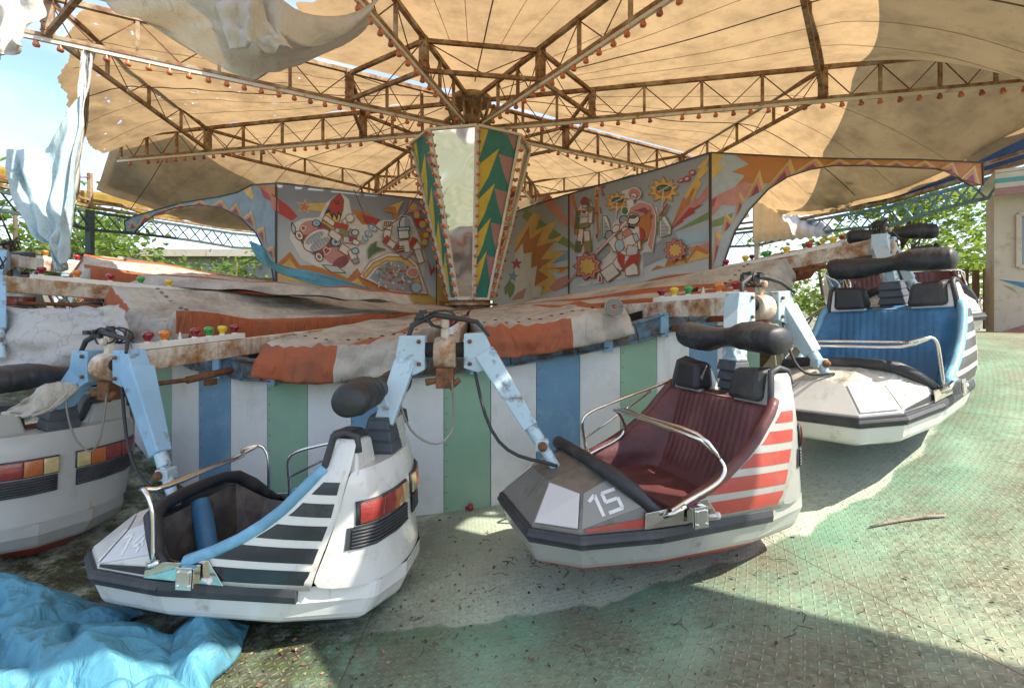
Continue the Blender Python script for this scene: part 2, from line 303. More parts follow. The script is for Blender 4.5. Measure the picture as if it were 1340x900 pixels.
    nt.links.new(n2.outputs[0],bp2.inputs['Height']); nt.links.new(bp.outputs[0],bp2.inputs['Normal']); nt.links.new(bp2.outputs[0],b.inputs['Normal'])
    return m
b=MB()
b.grid(lambda u,v:pol(5.7+6.3*v,-180+360*u,fz(-180+360*u)),360,18)
struct(b.build('ride_platform',floor_mat()))
def gfn(u,v):
    r=.01+12*v if v<.5 else 6+ (v-.5)*2*6
    r=[0,4,8,11.9,12.0,13,16,22,40,90,400][min(10,int(v*10+.5))]
    d=-180+360*u; z=fz(d)-.06 if r<=12 else lerp(fz(d)-.12,.55,min(1,(r-12)/7))
    if r==12.0: z=fz(d)-.12
    return pol(r,d,z)
b=MB(); b.grid(gfn,180,10)
struct(b.build('ground',mat('dusty_ground',(.22,.20,.14),.9,0,.3,.6,dirt=(.08,.11,.04),dm=(.4,.6),ds=.5,bump=.4,bs=12)))
# ------------------------------------------------------------------ striped drum fence under the skirt
RD=5.95
pw=mat('paint_drum_white',(.70,.72,.71),.45,0,.05,4,dirt=(.50,.50,.46),dm=(.5,.85),ds=2.5,bump=.1,bs=15,streak=((.45,.42,.36),6,.62,.85)); pg=mat('paint_drum_green',(.25,.42,.30),.5,0,.1,4,dirt=(.30,.42,.33),dm=(.5,.8),ds=3); pb=mat('paint_drum_blue',(.145,.29,.43),.5,0,.1,4,dirt=(.28,.40,.50),dm=(.52,.8),ds=5)
dr=thing('striped_drum_fence','drum fence of white, green and blue vertical boards under the tarpaulin skirt','fence',(CX,CY,0))
seq=[0,1,0,2]
for k in range(-13,9):
    d0=2.3+4.05*k; d1=d0+4.05; b=MB()
    i0,i1=pol(RD,d0+.03,0),pol(RD,d1-.03,0); n=(pol(1,(d0+d1)/2)-pol(0,0)).normalized(); t=n*.02
    zz=lambda d,top:(zb(d)-.29) if top else fz(d)-.03
    vs=[V(i0.x,i0.y,zz(d0,0)),V(i1.x,i1.y,zz(d1,0)),V(i1.x,i1.y,zz(d1,1)),V(i0.x,i0.y,zz(d0,1))]
    b.prism([v for v in vs],-t)
    if k%2==0:
        for q in range(9):
            z=lerp(vs[0].z,vs[3].z,(q+.5)/9); c=V(i0.x,i0.y,z)+n*.003+(i1-i0)*.05; b.lathe([(.006,0),(.004,.004)],Matrix.Translation(c)@n.to_track_quat('Z','Y').to_matrix().to_4x4(),6,1)
    b.build('board',[[pw,pg,pw,pb][(k+1)%4],m_rust],dr)
for a in range(-52,38,6):
    b=MB(); p=pol(RD+.02,a,zb(a)-.19); q=pol(RD+.02,a+5.96,zb(a+6)-.19); b.bar(p,q,.05,.17)
    b.bar(p+V(0,0,.09),q+V(0,0,.09),.11,.02); b.bar(p-V(0,0,.09),q-V(0,0,.09),.11,.02)
    if a%18==2 or a%18==14: n=(pol(1,a)-pol(0,0)).normalized(); m_=(p+q)/2+n*.04; b.bar(m_+V(0,0,.11),m_-V(0,0,.13),.09,.03,1,up=n)
    b.build('rail',[mat('grimy_blue_frame',(.11,.22,.33),.6,0,.2,5,dirt=(.07,.055,.04),dc2=(.13,.10,.07),dm=(.42,.58),ds=6,bump=.3),m_blue2],dr,bevel=.003)
b=MB(); b.grid(lambda u,v:pol(RD-.35,-80+112*u,lerp(-1.6,-.06,v)+zb(-80+112*u)),40,1); b.build('dark_backing',m_dark,dr)  # near-black sheet added for the dark hollow behind the boards
# ------------------------------------------------------------------ ride cars
def interp(tab,x):
    if x<=tab[0][0]: return tab[0][1]
    for (a,p),(b_,q) in zip(tab,tab[1:]):
        if x<=b_: return p+(q-p)*(x-a)/(b_-a)
    return tab[-1][1]
PADX=[(.40,.16),(.49,.09),(.545,-.05),(.62,-.20),(.70,-.32),(.78,-.42),(.92,-.55),(1.0,-.62),(1.15,-.64)]   # front edge of the side by height
RIDX=[(.37,-.59),(.75,-.72),(1.0,-.765),(1.15,-.78)]
SY=[(.37,.555),(.45,.57),(.55,.572),(.75,.555),(.92,.535),(1.0,.51),(1.15,.47)]
def digits(txt):
    D={'0':[[(.05,.95),(.65,.95)],[(.65,.97),(.65,.03)],[(.67,.05),(.05,.05)],[(.07,.03),(.07,.97)]],'1':[[(0,.8),(.35,1)],[(.35,1),(.35,0)]],'4':[[(.5,1),(0,.35)],[(0,.35),(.75,.35)],[(.55,.7),(.55,0)]],
       '5':[[(.7,.95),(.05,.95)],[(.07,.95),(.07,.53)],[(.05,.53),(.62,.53)],[(.65,.55),(.65,.05)],[(.67,.05),(0,.05)]],
       '6':[[(.65,.95),(.05,.95)],[(.07,.97),(.07,.03)],[(.05,.05),(.67,.05)],[(.65,.05),(.65,.53)],[(.67,.5),(.05,.5)]],
       '7':[[(0,.95),(.68,.95)],[(.66,.95),(.3,0)]],'3':[[(0,.95),(.65,.95)],[(.65,.97),(.65,.03)],[(.65,.05),(0,.05)],[(.65,.5),(.15,.5)]],'2':[[(0,.95),(.65,.95)],[(.65,.97),(.65,.5)],[(.67,.5),(.05,.5)],[(.07,.5),(.07,.03)],[(.05,.05),(.67,.05)]],'8':[[(.05,.95),(.65,.95)],[(.65,.97),(.65,.03)],[(.67,.05),(.05,.05)],[(.07,.03),(.07,.97)],[(.05,.5),(.65,.5)]]}
    out=[];x=0
    for c in txt:
        for s in D[c]: out.append([(x+s[0][0],s[0][1]),(x+s[1][0],s[1][1])])
        x+=.62 if c=='1' else .95
    return out,x
def make_car(label,num,pos,rot,body,hood,panel,seat,pad,stripe,keel,bar_open=False,numc=None,side=None,keelw=None,full=True,nosem=None):
    yaw,pitch,roll=rot
    t=thing('ride_car',label,'ride car',pos,'bob-sled cars of the ride',(roll,-pitch,yaw))
    B=body
    # hull below the bumper
    def ring(z,half): return [V(x,y,z) for x,y in half]+[V(x,-y,z) for x,y in reversed(half)]
    H=[(.045,[(.55,.10),(.45,.24),(.1,.32),(-.35,.33),(-.62,.28),(-.78,.10)]),
       (.13,[(.80,.22),(.62,.38),(.2,.45),(-.35,.46),(-.72,.38),(-.88,.12)]),
       (.17,[(.87,.28),(.66,.455),(.22,.53),(-.42,.52),(-.84,.42),(-.95,.14)]),
       (.285,[(.905,.30),(.69,.487),(.24,.565),(-.48,.555),(-.90,.43),(-1.0,.16)]),
       (.37,[(.895,.30),(.685,.485),(.24,.56),(-.50,.55),(-.91,.42),(-1.0,.16)])]
    b=MB(); vs=[];n=12
    for z,h in H: vs+=ring(z,h)
    fs=[];
    for i in range(4):
        for k in range(n): fs.append((i*n+k,i*n+(k+1)%n,(i+1)*n+(k+1)%n,(i+1)*n+k))
    b.add(vs,fs); b.tilt(ring(*H[0]))
    for j,f in enumerate(b.f):
        if j<n or j==len(b.f)-1: b.m[j]=1
        elif j<2*n: b.m[j]=1 if keelw else 0
    b.build('hull',[B,keel],t,bevel=.03)
    # black rubbing strip
    b=MB(); half=[(-.52,.548),(.24,.562),(.685,.487),(.897,.30)]
    pts=[V(x,y,.33) for x,y in half]+[V(x,-y,.33) for x,y in reversed(half)]
    def strip(bb,pts,z0,z1,o0,o1):
        vs=[]
        for i,p in enumerate(pts):
            d=(pts[min(i+1,len(pts)-1)]-pts[max(i-1,0)]).normalized(); nrm=V(-d.y,d.x,0) 
            if i==0: nrm=V(0,1,0)
            if i==len(pts)-1: nrm=V(0,-1,0)
            if nrm.dot(p)<0 and abs(p.y)>.3: nrm=-nrm
            if abs(p.y)<=.31 and nrm.x<0: nrm=-nrm
            for (z,o) in ((z0,0),(z0,o0),((z0+z1)/2,o1),(z1,o0),(z1,0)): vs.append(V(p.x,p.y,z)+nrm*o)
        m=5; bb.add(vs,[(i*m+k,i*m+k+1,(i+1)*m+k+1,(i+1)*m+k) for i in range(len(pts)-1) for k in range(m-1)]+[tuple(range(m)),tuple((len(pts)-1)*m+k for k in range(m))])
    strip(b,pts,.295,.372,.022,.030); strip(b,pts[1:-1],.312,.355,.026,.040)
    b.build('bumper_strip',m_rub,t,bevel=.004)
    # faceted nose
    A1=V(.47,.18,.655);A2=V(.44,.39,.637);RL=V(.30,.54,.49);RB=V(.24,.558,.40);Bm=V(.73,.15,.565);Mm=V(.61,.36,.545);C1=V(.895,.298,.385);C2=V(.685,.482,.385)
    fl=lambda v:V(v.x,-v.y,v.z)
    pn=(C2-Mm).cross(RL-Mm).normalized(); A2=A2-pn*(A2-Mm).dot(pn)
    b=MB(); b.tilt([A1,Bm,fl(Bm),fl(A1)],1); b.tilt([Bm,C1,fl(C1),fl(Bm)],0)
    for g in (lambda v:v,fl):
        b.tilt([g(A1),g(Bm),g(Mm),g(A2)],1); b.tilt([g(Bm),g(C1),g(C2),g(Mm)],0); b.tilt([g(Mm),g(C2),g(RL),g(A2)],0); b.tilt([g(C2),g(RB),g(RL)],0)
        b.tilt([g(C1),g(C2),g(V(.685,.484,.36)),g(V(.895,.30,.36))],0); b.tilt([g(C2),g(RB),g(V(.24,.56,.36)),g(V(.685,.484,.36))],0)
    b.tilt([C1,fl(C1),V(.895,-.30,.36),V(.895,.30,.36)],0)
    b.build('nose',[nosem or B,hood],t,bevel=.018)
    for g in (lambda v:v,fl):
        q=[g(v) for v in (Bm,C1,C2,Mm)]; c=sum(q,V(0,0,0))/4; nrm=(q[1]-q[0]).cross(q[2]-q[0]).normalized()
        if nrm.z<0: nrm=-nrm
        q2=[c+(v-c)*.90+nrm*.002 for v in q]; top=(q2[0]*.5+q2[3]*.5)
        b=MB(); b.prism(q2,nrm*.010); b.build('nose_panel',panel,t,bevel=.004)
    # number panel and coloured flash beneath
    for g,sg in ((lambda v:v,1),(fl,-1)):
        q=[g(v) for v in (Mm,C2,RL,A2)]
        nrm=(q[1]-q[0]).cross(q[2]-q[0]).normalized(); nrm=nrm if nrm.z>0 else -nrm
        c=sum(q,V(0,0,0))/4
        b=MB(); b.prism([c+(v-c)*.93+nrm*.002 for v in q],nrm*.004); npn=b.build('number_panel',side or B,t)
        st,wd=digits(num); u=(q[2]-q[1]).normalized()
        if sg<0: u=-u
        v=nrm.cross(u); v=v if v.z>0 else -v
        hh=.125; o=c-u*(wd*hh*.5)-v*(hh*.5)+u*.012-v*.01; b=MB()
        for (s,e) in st:
            p0=o+u*s[0]*hh+v*s[1]*hh+nrm*.008; p1=o+u*e[0]*hh+v*e[1]*hh+nrm*.008; b.bar(p0,p1,.019,.002,0,up=nrm)
        b.build('number',numc,npn)
        b=MB(); y=.004
        fl_=[V(.23,.5605,.385),V(.66,.492,.385),V(.66,.490,.40),V(.27,.553,.435)]
        b.prism([g(p+V(0,.003,0)) for p in fl_],V(0,.003*sg,0)); b.build('side_flash',stripe,t)
    # cockpit rim
    rim=[V(.20,.555,.44),V(.29,.54,.49),V(.36,.475,.57),V(.44,.40,.64),V(.47,.30,.665),V(.48,.12,.675)]
    b=MB(); b.tube(rim+[fl(p) for p in reversed(rim)],[.018,.034,.044,.046,.040,.038]+[.038,.040,.046,.044,.034,.018],12); b.build('cockpit_rim',m_black,t)
    # cockpit well
    b=MB()
    inner=[V(.44,.38,.60),V(.28,.50,.46),V(.0,.52,.42),V(-.40,.52,.42)]
    low=[V(.36,.30,.20),V(.25,.36,.18),V(.0,.40,.18),V(-.40,.42,.18)]
    for g in (lambda v:v,fl):
        for i in range(3): b.tilt([g(inner[i]),g(inner[i+1]),g(low[i+1]),g(low[i])])
    b.tilt([inner[0],fl(inner[0]),fl(low[0]),low[0]]); b.tilt(low+[fl(p) for p in reversed(low)])
    b.build('foot_well',m_floorpan,t,solid=.006)
    # sides with the fin
    for sg,nm in ((1,'l'),(-1,'r')):
        b=MB()
        def sf(u,v):
            z=lerp(.365,1.15,v); x=lerp(interp(PADX,z),interp(RIDX,z),u); y=interp(SY,z)+.012*math.sin(u*PI)-(.03*(1-u) if z>.97 else 0); return V(x,sg*y,z)
        b.grid(sf,8,16); b.build('side_panel',B,t,solid=.012)
        for k,(z0,z1) in enumerate(((.395,.475),(.515,.595),(.635,.710),(.755,.825),(.870,.935))):
            if not full and sg<0: continue
            b=MB()
            def sf2(u,v,z0=z0,z1=z1):
                z=lerp(z0,z1,v); xa=interp(PADX,z)-.06-.02*(z-.4); xb=interp(RIDX,z)+.03
                if k==0 and v<.5: xb+=.01
                x=lerp(xa,xb,u); uu=(x-interp(PADX,z))/(interp(RIDX,z)-interp(PADX,z)); y=interp(SY,z)+.012*math.sin(uu*PI)+.0085; return V(x,sg*y,z)
            b.grid(sf2,8,3); b.build('side_stripe',stripe,t)
        # edge roll
        pl=[V(interp(PADX,z),sg*(interp(SY,z)+.004),z) for z in (.46,.49,.52,.545,.58,.62,.66,.70,.74,.78,.83,.88,.92,.96,1.0)]
        b=MB(); b.tube(pl,[.018]+[.032]*13+[.028],10); b.build('edge_roll',pad,t)
        # top cap of the fin and head cushion
        b=MB(); b.add([V(-.60,sg*.49,.955),V(-.60,sg*.17,.955),V(-.80,sg*.17,.93),V(-.80,sg*.49,.95),V(-.645,sg*.465,1.15),V(-.645,sg*.21,1.13),V(-.775,sg*.23,1.12),V(-.78,sg*.465,1.15)],[(0,1,2,3),(4,5,6,7),(0,1,5,4),(1,2,6,5),(2,3,7,6),(3,0,4,7)])
        b.build('fin_cap',B,t,bevel=.015)
        b=MB(); b.add([V(-.555,sg*.43,.975),V(-.555,sg*.155,.975),V(-.72,sg*.15,.975),V(-.72,sg*.46,.985),V(-.60,sg*.42,1.185),V(-.60,sg*.19,1.175),V(-.74,sg*.19,1.165),V(-.75,sg*.45,1.19)],[(0,1,2,3),(4,5,6,7),(0,1,5,4),(1,2,6,5),(2,3,7,6),(3,0,4,7)])
        o=b.build('head_cushion',m_black,t,bevel=.032)
        b=MB(); b.tube([V(-.60,sg*.495,.93),V(-.615,sg*.49,1.02),V(-.645,sg*.468,1.165),V(-.71,sg*.462,1.185),V(-.775,sg*.462,1.165),V(-.79,sg*.468,1.08)],.02,8); b.build('cap_trim',m_rub,t)
        # hinge plate and latch on the side
        b=MB(); b.prism([V(.34,sg*.561,.378),V(-.13,sg*.588,.378),V(-.04,sg*.592,.51),V(.08,sg*.585,.485),V(.33,sg*.560,.465)],V(0,sg*.006,0)); b.build('latch_plate',m_plate,t,bevel=.002)
        b=MB(); b.box((.045,sg*.625,.435),(.10,.05,.10)); b.box((.045,sg*.656,.435),(.085,.004,.115)); b.box((.045,sg*.660,.435),(.07,.003,.08)); 
        for dx in (-.03,.03):
            for dz in (-.035,.035): b.tube([V(.045+dx,sg*.655,.435+dz),V(.045+dx,sg*.668,.435+dz)],.007,6)
        lt=b.build('latch',m_chrome,t,bevel=.003)
        b=MB(); b.tube([V(-.03,sg*.62,.42),V(-.075,sg*.63,.42)],[.008,.012],8); b.lathe([(.004,0),(.018,.006),(.018,.02),(.004,.026)],Matrix.Translation((-.07,sg*.63,.42))@V(-1,0,0).to_track_quat('Z','Y').to_matrix().to_4x4(),10); b.build('knob',paint('knob_white',(.72,.68,.66)),lt)
    # tail shell
    TX=[(.365,[(-.59,.555),(-.80,.50),(-.91,.42),(-.985,.22),(-1.0,0)]),(.45,[(-.62,.568),(-.80,.51),(-.905,.42),(-.965,.22),(-.985,0)]),(.60,[(-.68,.565),(-.80,.51),(-.885,.42),(-.945,.22),(-.96,0)]),(.78,[(-.725,.552),(-.82,.50),(-.885,.41),(-.935,.22),(-.95,0)]),(.93,[(-.755,.53),(-.82,.485),(-.87,.39),(-.915,.22),(-.925,0)]),(.985,[(-.76,.50),(-.80,.47),(-.845,.37),(-.88,.20),(-.89,0)])]
    b=MB(); rows=[[V(x,y,z) for x,y in r]+[V(x,-y,z) for x,y in reversed(r[:-1])] for z,r in TX]; n=9
    vs=[v for r in rows for v in r]; b.add(vs,[(i*n+k,i*n+k+1,(i+1)*n+k+1,(i+1)*n+k) for i in range(5) for k in range(n-1)],0,True)
    b.tilt([V(-.60,.50,.96)]+rows[-1]+[V(-.60,-.50,.96)])
    b.build('tail_shell',B,t,sub=1)
    def tail(y,z,o=0):
        r=[interp([(zz,dict_[k]) for zz,dict_ in TT],z) for k in range(5)]
        ys=[interp([(zz,dy[k]) for zz,dy in TY],z) for k in range(5)]
        tab=sorted([(ys[k],r[k]) for k in range(5)]); return V(interp(tab,abs(y))-o,y,z)
    TT=[(z,[p[0] for p in r]) for z,r in TX]; TY=[(z,[p[1] for p in r]) for z,r in TX]
    for sg in (1,-1):
        segs=[(.505,.37,t_red),(.365,.25,t_red),(.245,.145,t_or),(.14,.055,t_cr)]
        hb=MB(); hb.grid(lambda u,v:tail(sg*lerp(.51,.05,u),lerp(.70,.825,v),.006),12,2); hs=hb.build('tail_lamp',m_rub,t,solid=.014)
        for (a,c,mm) in segs:
            b=MB(); b.grid(lambda u,v:tail(sg*lerp(a,c,u),lerp(.708,.817,v),.018),6,2)
            b.build('lens',mm,hs,solid=.012,bevel=.003)
        gb=MB()
        for k in range(6): 
            gb.tube([tail(sg*lerp(.52,.06,u/10),.585+k*.018,.012) for u in range(11)],.0075,6)
        gb.grid(lambda u,v:tail(sg*lerp(.53,.055,u),lerp(.57,.69,v),.004),12,2); gb.build('louvre',m_rub,t,solid=0)
    # seat
    BK=[(.36,-.34),(.42,-.40),(.55,-.47),(.75,-.54),(.93,-.60),(.985,-.63)]
    def seatf(u,v):
        y=lerp(-.555,.555,u); ay=abs(y); z=lerp(.36,.985,v); xb=interp(BK,z); xp=interp(PADX,z)
        tt=sm((ay-.36)/.19); x=lerp(xb,min(xp,.10 if z<.48 else xp),tt**1.3)
        if ay<.38: x+=.008*abs(math.sin(y*PI/.055))*sm((z-.40)/.1) 
        if v>.93: x-=.05*(v-.93)/.07; z-=.012*(v-.93)/.07
        yy=math.copysign(min(ay,interp(SY,z)-.012),y) 
        zz=z+.0
        if tt>0: 
            zt=1.0
        return V(x,yy,zz)
    b=MB(); b.grid(seatf,110,26); b.build('backrest',seat,t,solid=.02)
    def cush(u,v):
        y=lerp(-.475,.475,u); a=v*1.0
        if a<.25: x=lerp(.0,.045,math.sin(a/.25*PI/2)); z=lerp(.24,.37,a/.25)
        else: q=(a-.25)/.75; x=lerp(.045,-.42,q) ; z=.385+.022*math.sin(q*PI)-.02*q
        e=sm((.475-abs(y))/.06); z=lerp(.30,z,.4+.6*e) - .014*math.sin(q*PI if a>=.25 else 0)*math.cos(y*4) 
        x-= .05*(abs(y)/.475)**4*(1 if a<.5 else 0)
        return V(x,y,z)
    b=MB(); b.grid(cush,40,24); b.build('seat_cushion',seat,t,solid=.015)
    b=MB(); b.tube([V(.43,.02,.60),V(.36,.07,.50),V(.28,.14,.38),V(.18,.24,.29),V(.07,.34,.25),V(-.05,.40,.24)],[.055,.06,.06,.058,.055,.05],12); b.build('foot_rest',m_vblue if stripe is m_sblack else m_floorpan,t)
    # steel bars
    r_=.0125
    if bar_open: L=[(.26,.60,.47),(.275,.60,.70),(.30,.60,.80),(.35,.58,.85),(.43,.50,.83),(.36,.40,.815)]; off=V(.075,0,-.02)
    else: L=[(.19,.60,.47),(.08,.60,.515),(-.05,.60,.56),(-.13,.60,.60),(-.165,.60,.65),(-.15,.58,.71),(-.08,.53,.80),(-.02,.47,.835)]; off=V(-.05,0,.005)
    def smooth(pts,k=3):
        pts=[Vector(p) for p in pts]; out=[]
        for i in range(len(pts)-1):
            p0=pts[max(i-1,0)];p1=pts[i];p2=pts[i+1];p3=pts[min(i+2,len(pts)-1)]
            for j in range(k):
                s=j/k; out.append(.5*((2*p1)+(p2-p0)*s+(2*p0-5*p1+4*p2-p3)*s*s+(3*p1-p0-3*p2+p3)*s**3))
        return out+[pts[-1]]
    full_=[Vector(p) for p in L]; R2=[fl(p)+V(.0,.08,0) for p in reversed(full_)]
    b=MB(); b.tube(smooth(full_+[V(full_[-1].x,0,full_[-1].z+.005)]+R2),r_,8)
    p2=[p+off for p in full_[-3:]]; b.tube(smooth([full_[-3]]+[p2[-1]+V(0,.03,0),V(p2[-1].x,0,p2[-1].z)]+[fl(p2[-1])+V(0,.05,0),fl(full_[-3])+V(0,.08,0)]),r_,8)
    b.tube([full_[0]-V(0,.02,0),full_[0]+V(.045,.0,-.02),full_[0]+V(.0,.03,-.0),full_[0]+V(-.06,.04,.035)],.014,8)
    b.build('lap_bar',m_chrome,t)
    b=MB(); b.tube(smooth([V(.13,-.585,.44),V(.145,-.59,.58),V(.16,-.59,.72),V(.10,-.59,.79),V(-.09,-.59,.85),V(-.45,-.59,.94),V(-.70,-.56,1.02)]),r_,8); b.tube([V(.14,-.59,.60),V(-.46,-.59,.92)],.009,8)
    b.build('entry_rail',m_chrome,t)
    # bellows and roll cushion
    b=MB()
    for k in range(4):
        z=.955+k*.068; s=.17-.012*k; b.box((-.80+.012*k,0,z),(s*1.05,s*1.4,.058),0,taper=.86); b.box((-.80+.012*k,0,z+.034),(s*.86,s*1.2,.02))
    b.build('bellows',m_slate,t,bevel=.008)
    Mx=Matrix.Translation((-.72,0,1.365))@Matrix.Rotation(PI/2,4,'X')
    prof=[(.02,-.50),(.055,-.495),(.096,-.47),(.108,-.42),(.108,-.30),(.104,-.18),(.088,-.11),(.075,-.05),(.070,0),(.075,.05),(.088,.11),(.104,.18),(.108,.30),(.108,.42),(.096,.47),(.055,.495),(.02,.50)]
    pz=[q[1] for q in prof]; pr=[(z,r) for r,z in prof]; prof2=[]
    for k in range(97):
        z=lerp(-.5,.5,k/96); r=interp(pr,z); az=abs(z)
        for s_ in (.455,.40,.30,.20): r-=.0035*max(0,1-abs(az-s_)/.009)
        prof2.append((r,z))
    b=MB(); b.lathe(prof2,Mx,32)
    for i in range(len(b.v)): 
        x,y,z=b.v[i]; cz=V(x+.72,y,z-1.365); q_=.010*noise.noise(V(x*9,y*7,z*9+pos[0]))+.004*noise.noise(V(x*24,y*24,z*24)); f_=1+q_/max(.03,math.hypot(cz.x,cz.z)); b.v[i]=(-.72+cz.x*f_*1.05,y,1.365+cz.z*f_*(.92)+.012*math.sin(y*9))
    rc=b.build('roll_cushion',m_black,t)
    b=MB(); b.bar(V(-.80,0,1.2),V(-.74,0,1.34),.07,.07); b.build('cushion_post',m_blue,t,bevel=.006)
    return t
num_pale=paint('number_pale',(.70,.69,.67)); num_faint=paint('number_faint',(.60,.585,.56))
C15=make_car('silver car numbered 15 with maroon seat and red side stripes, closed chrome lap bar','15',(.892,3.328,.027),(3.438,-.024,.024),m_silver,m_taupe,m_lgrey,m_vred,m_vred,m_sred,m_keel,numc=num_pale,side=mat('grey_number_field',(.25,.25,.225),.4,.1,.08,3),keelw=1,nosem=mat('nose_grey',(.20,.19,.17),.38,.2,.1,4,dirt=(.10,.09,.075),dm=(.5,.75),ds=6,coat=.3))
C14=make_car('white car numbered 14 at left front with black side stripes and tail lamps','14',(-1.637,3.223,-.264),(3.074,.027,.044),m_white,m_white,m_white,m_vblue,m_vlb,m_sblack,m_sblack,True,num_pale,m_lgrey)
C16=make_car('white car numbered 16 with bright blue ribbed seat, raised chrome bar and mossy hood','16',(3.054,4.229,.581),(3.729,-.127,.05),m_white,m_dwhite,m_lgrey,m_vblue,m_vlb,m_sblack,m_sblack,True,num_faint,m_dwhite)
C13=make_car('grey white car at far left showing rust-streaked tail with two rows of tail lamps','13',(-4.22,4.10,-.18),(2.70,.10,.02),mat('streaky_grey_shell',(.38,.38,.36),.4,0,.08,3,dirt=(.30,.27,.22),dm=(.55,.8),ds=4,streak=((.42,.22,.06),9,.63,.72),coat=.2),m_taupe,m_lgrey,m_vred,m_vred,m_sred,m_keel,numc=num_pale,side=m_lgrey,keelw=1)
C17=make_car('silver car numbered 17 with maroon seat, farthest right beyond the blue-seated car','17',(4.83,6.05,1.22),(rad(243),-.05,.04),m_silver,m_silver,m_lgrey,m_vred,m_vred,m_sred,m_keel,False,num_pale,m_lgrey)
def ringcar(d,label,num,red):
    p=pol(7.28,d,fz(d)+.06)
    return make_car(label,num,p,(rad(181+d),0,.03),m_silver if red else m_white,m_taupe if red else m_white,m_lgrey,m_vred if red else m_vblue,m_vred if red else m_vlb,m_sred if red else m_sblack,m_keel if red else m_sblack,False,num_pale,m_lgrey,full=False)
ringcar(73.5,'white car half hidden behind the blue-seated car and its roll cushion','18',False)
ringcar(-66.5,'red and silver car mostly hidden behind the veined grey cover at left','11',True)
ringcar(-86.5,'distant white car behind the rusty arms at left','10',False)
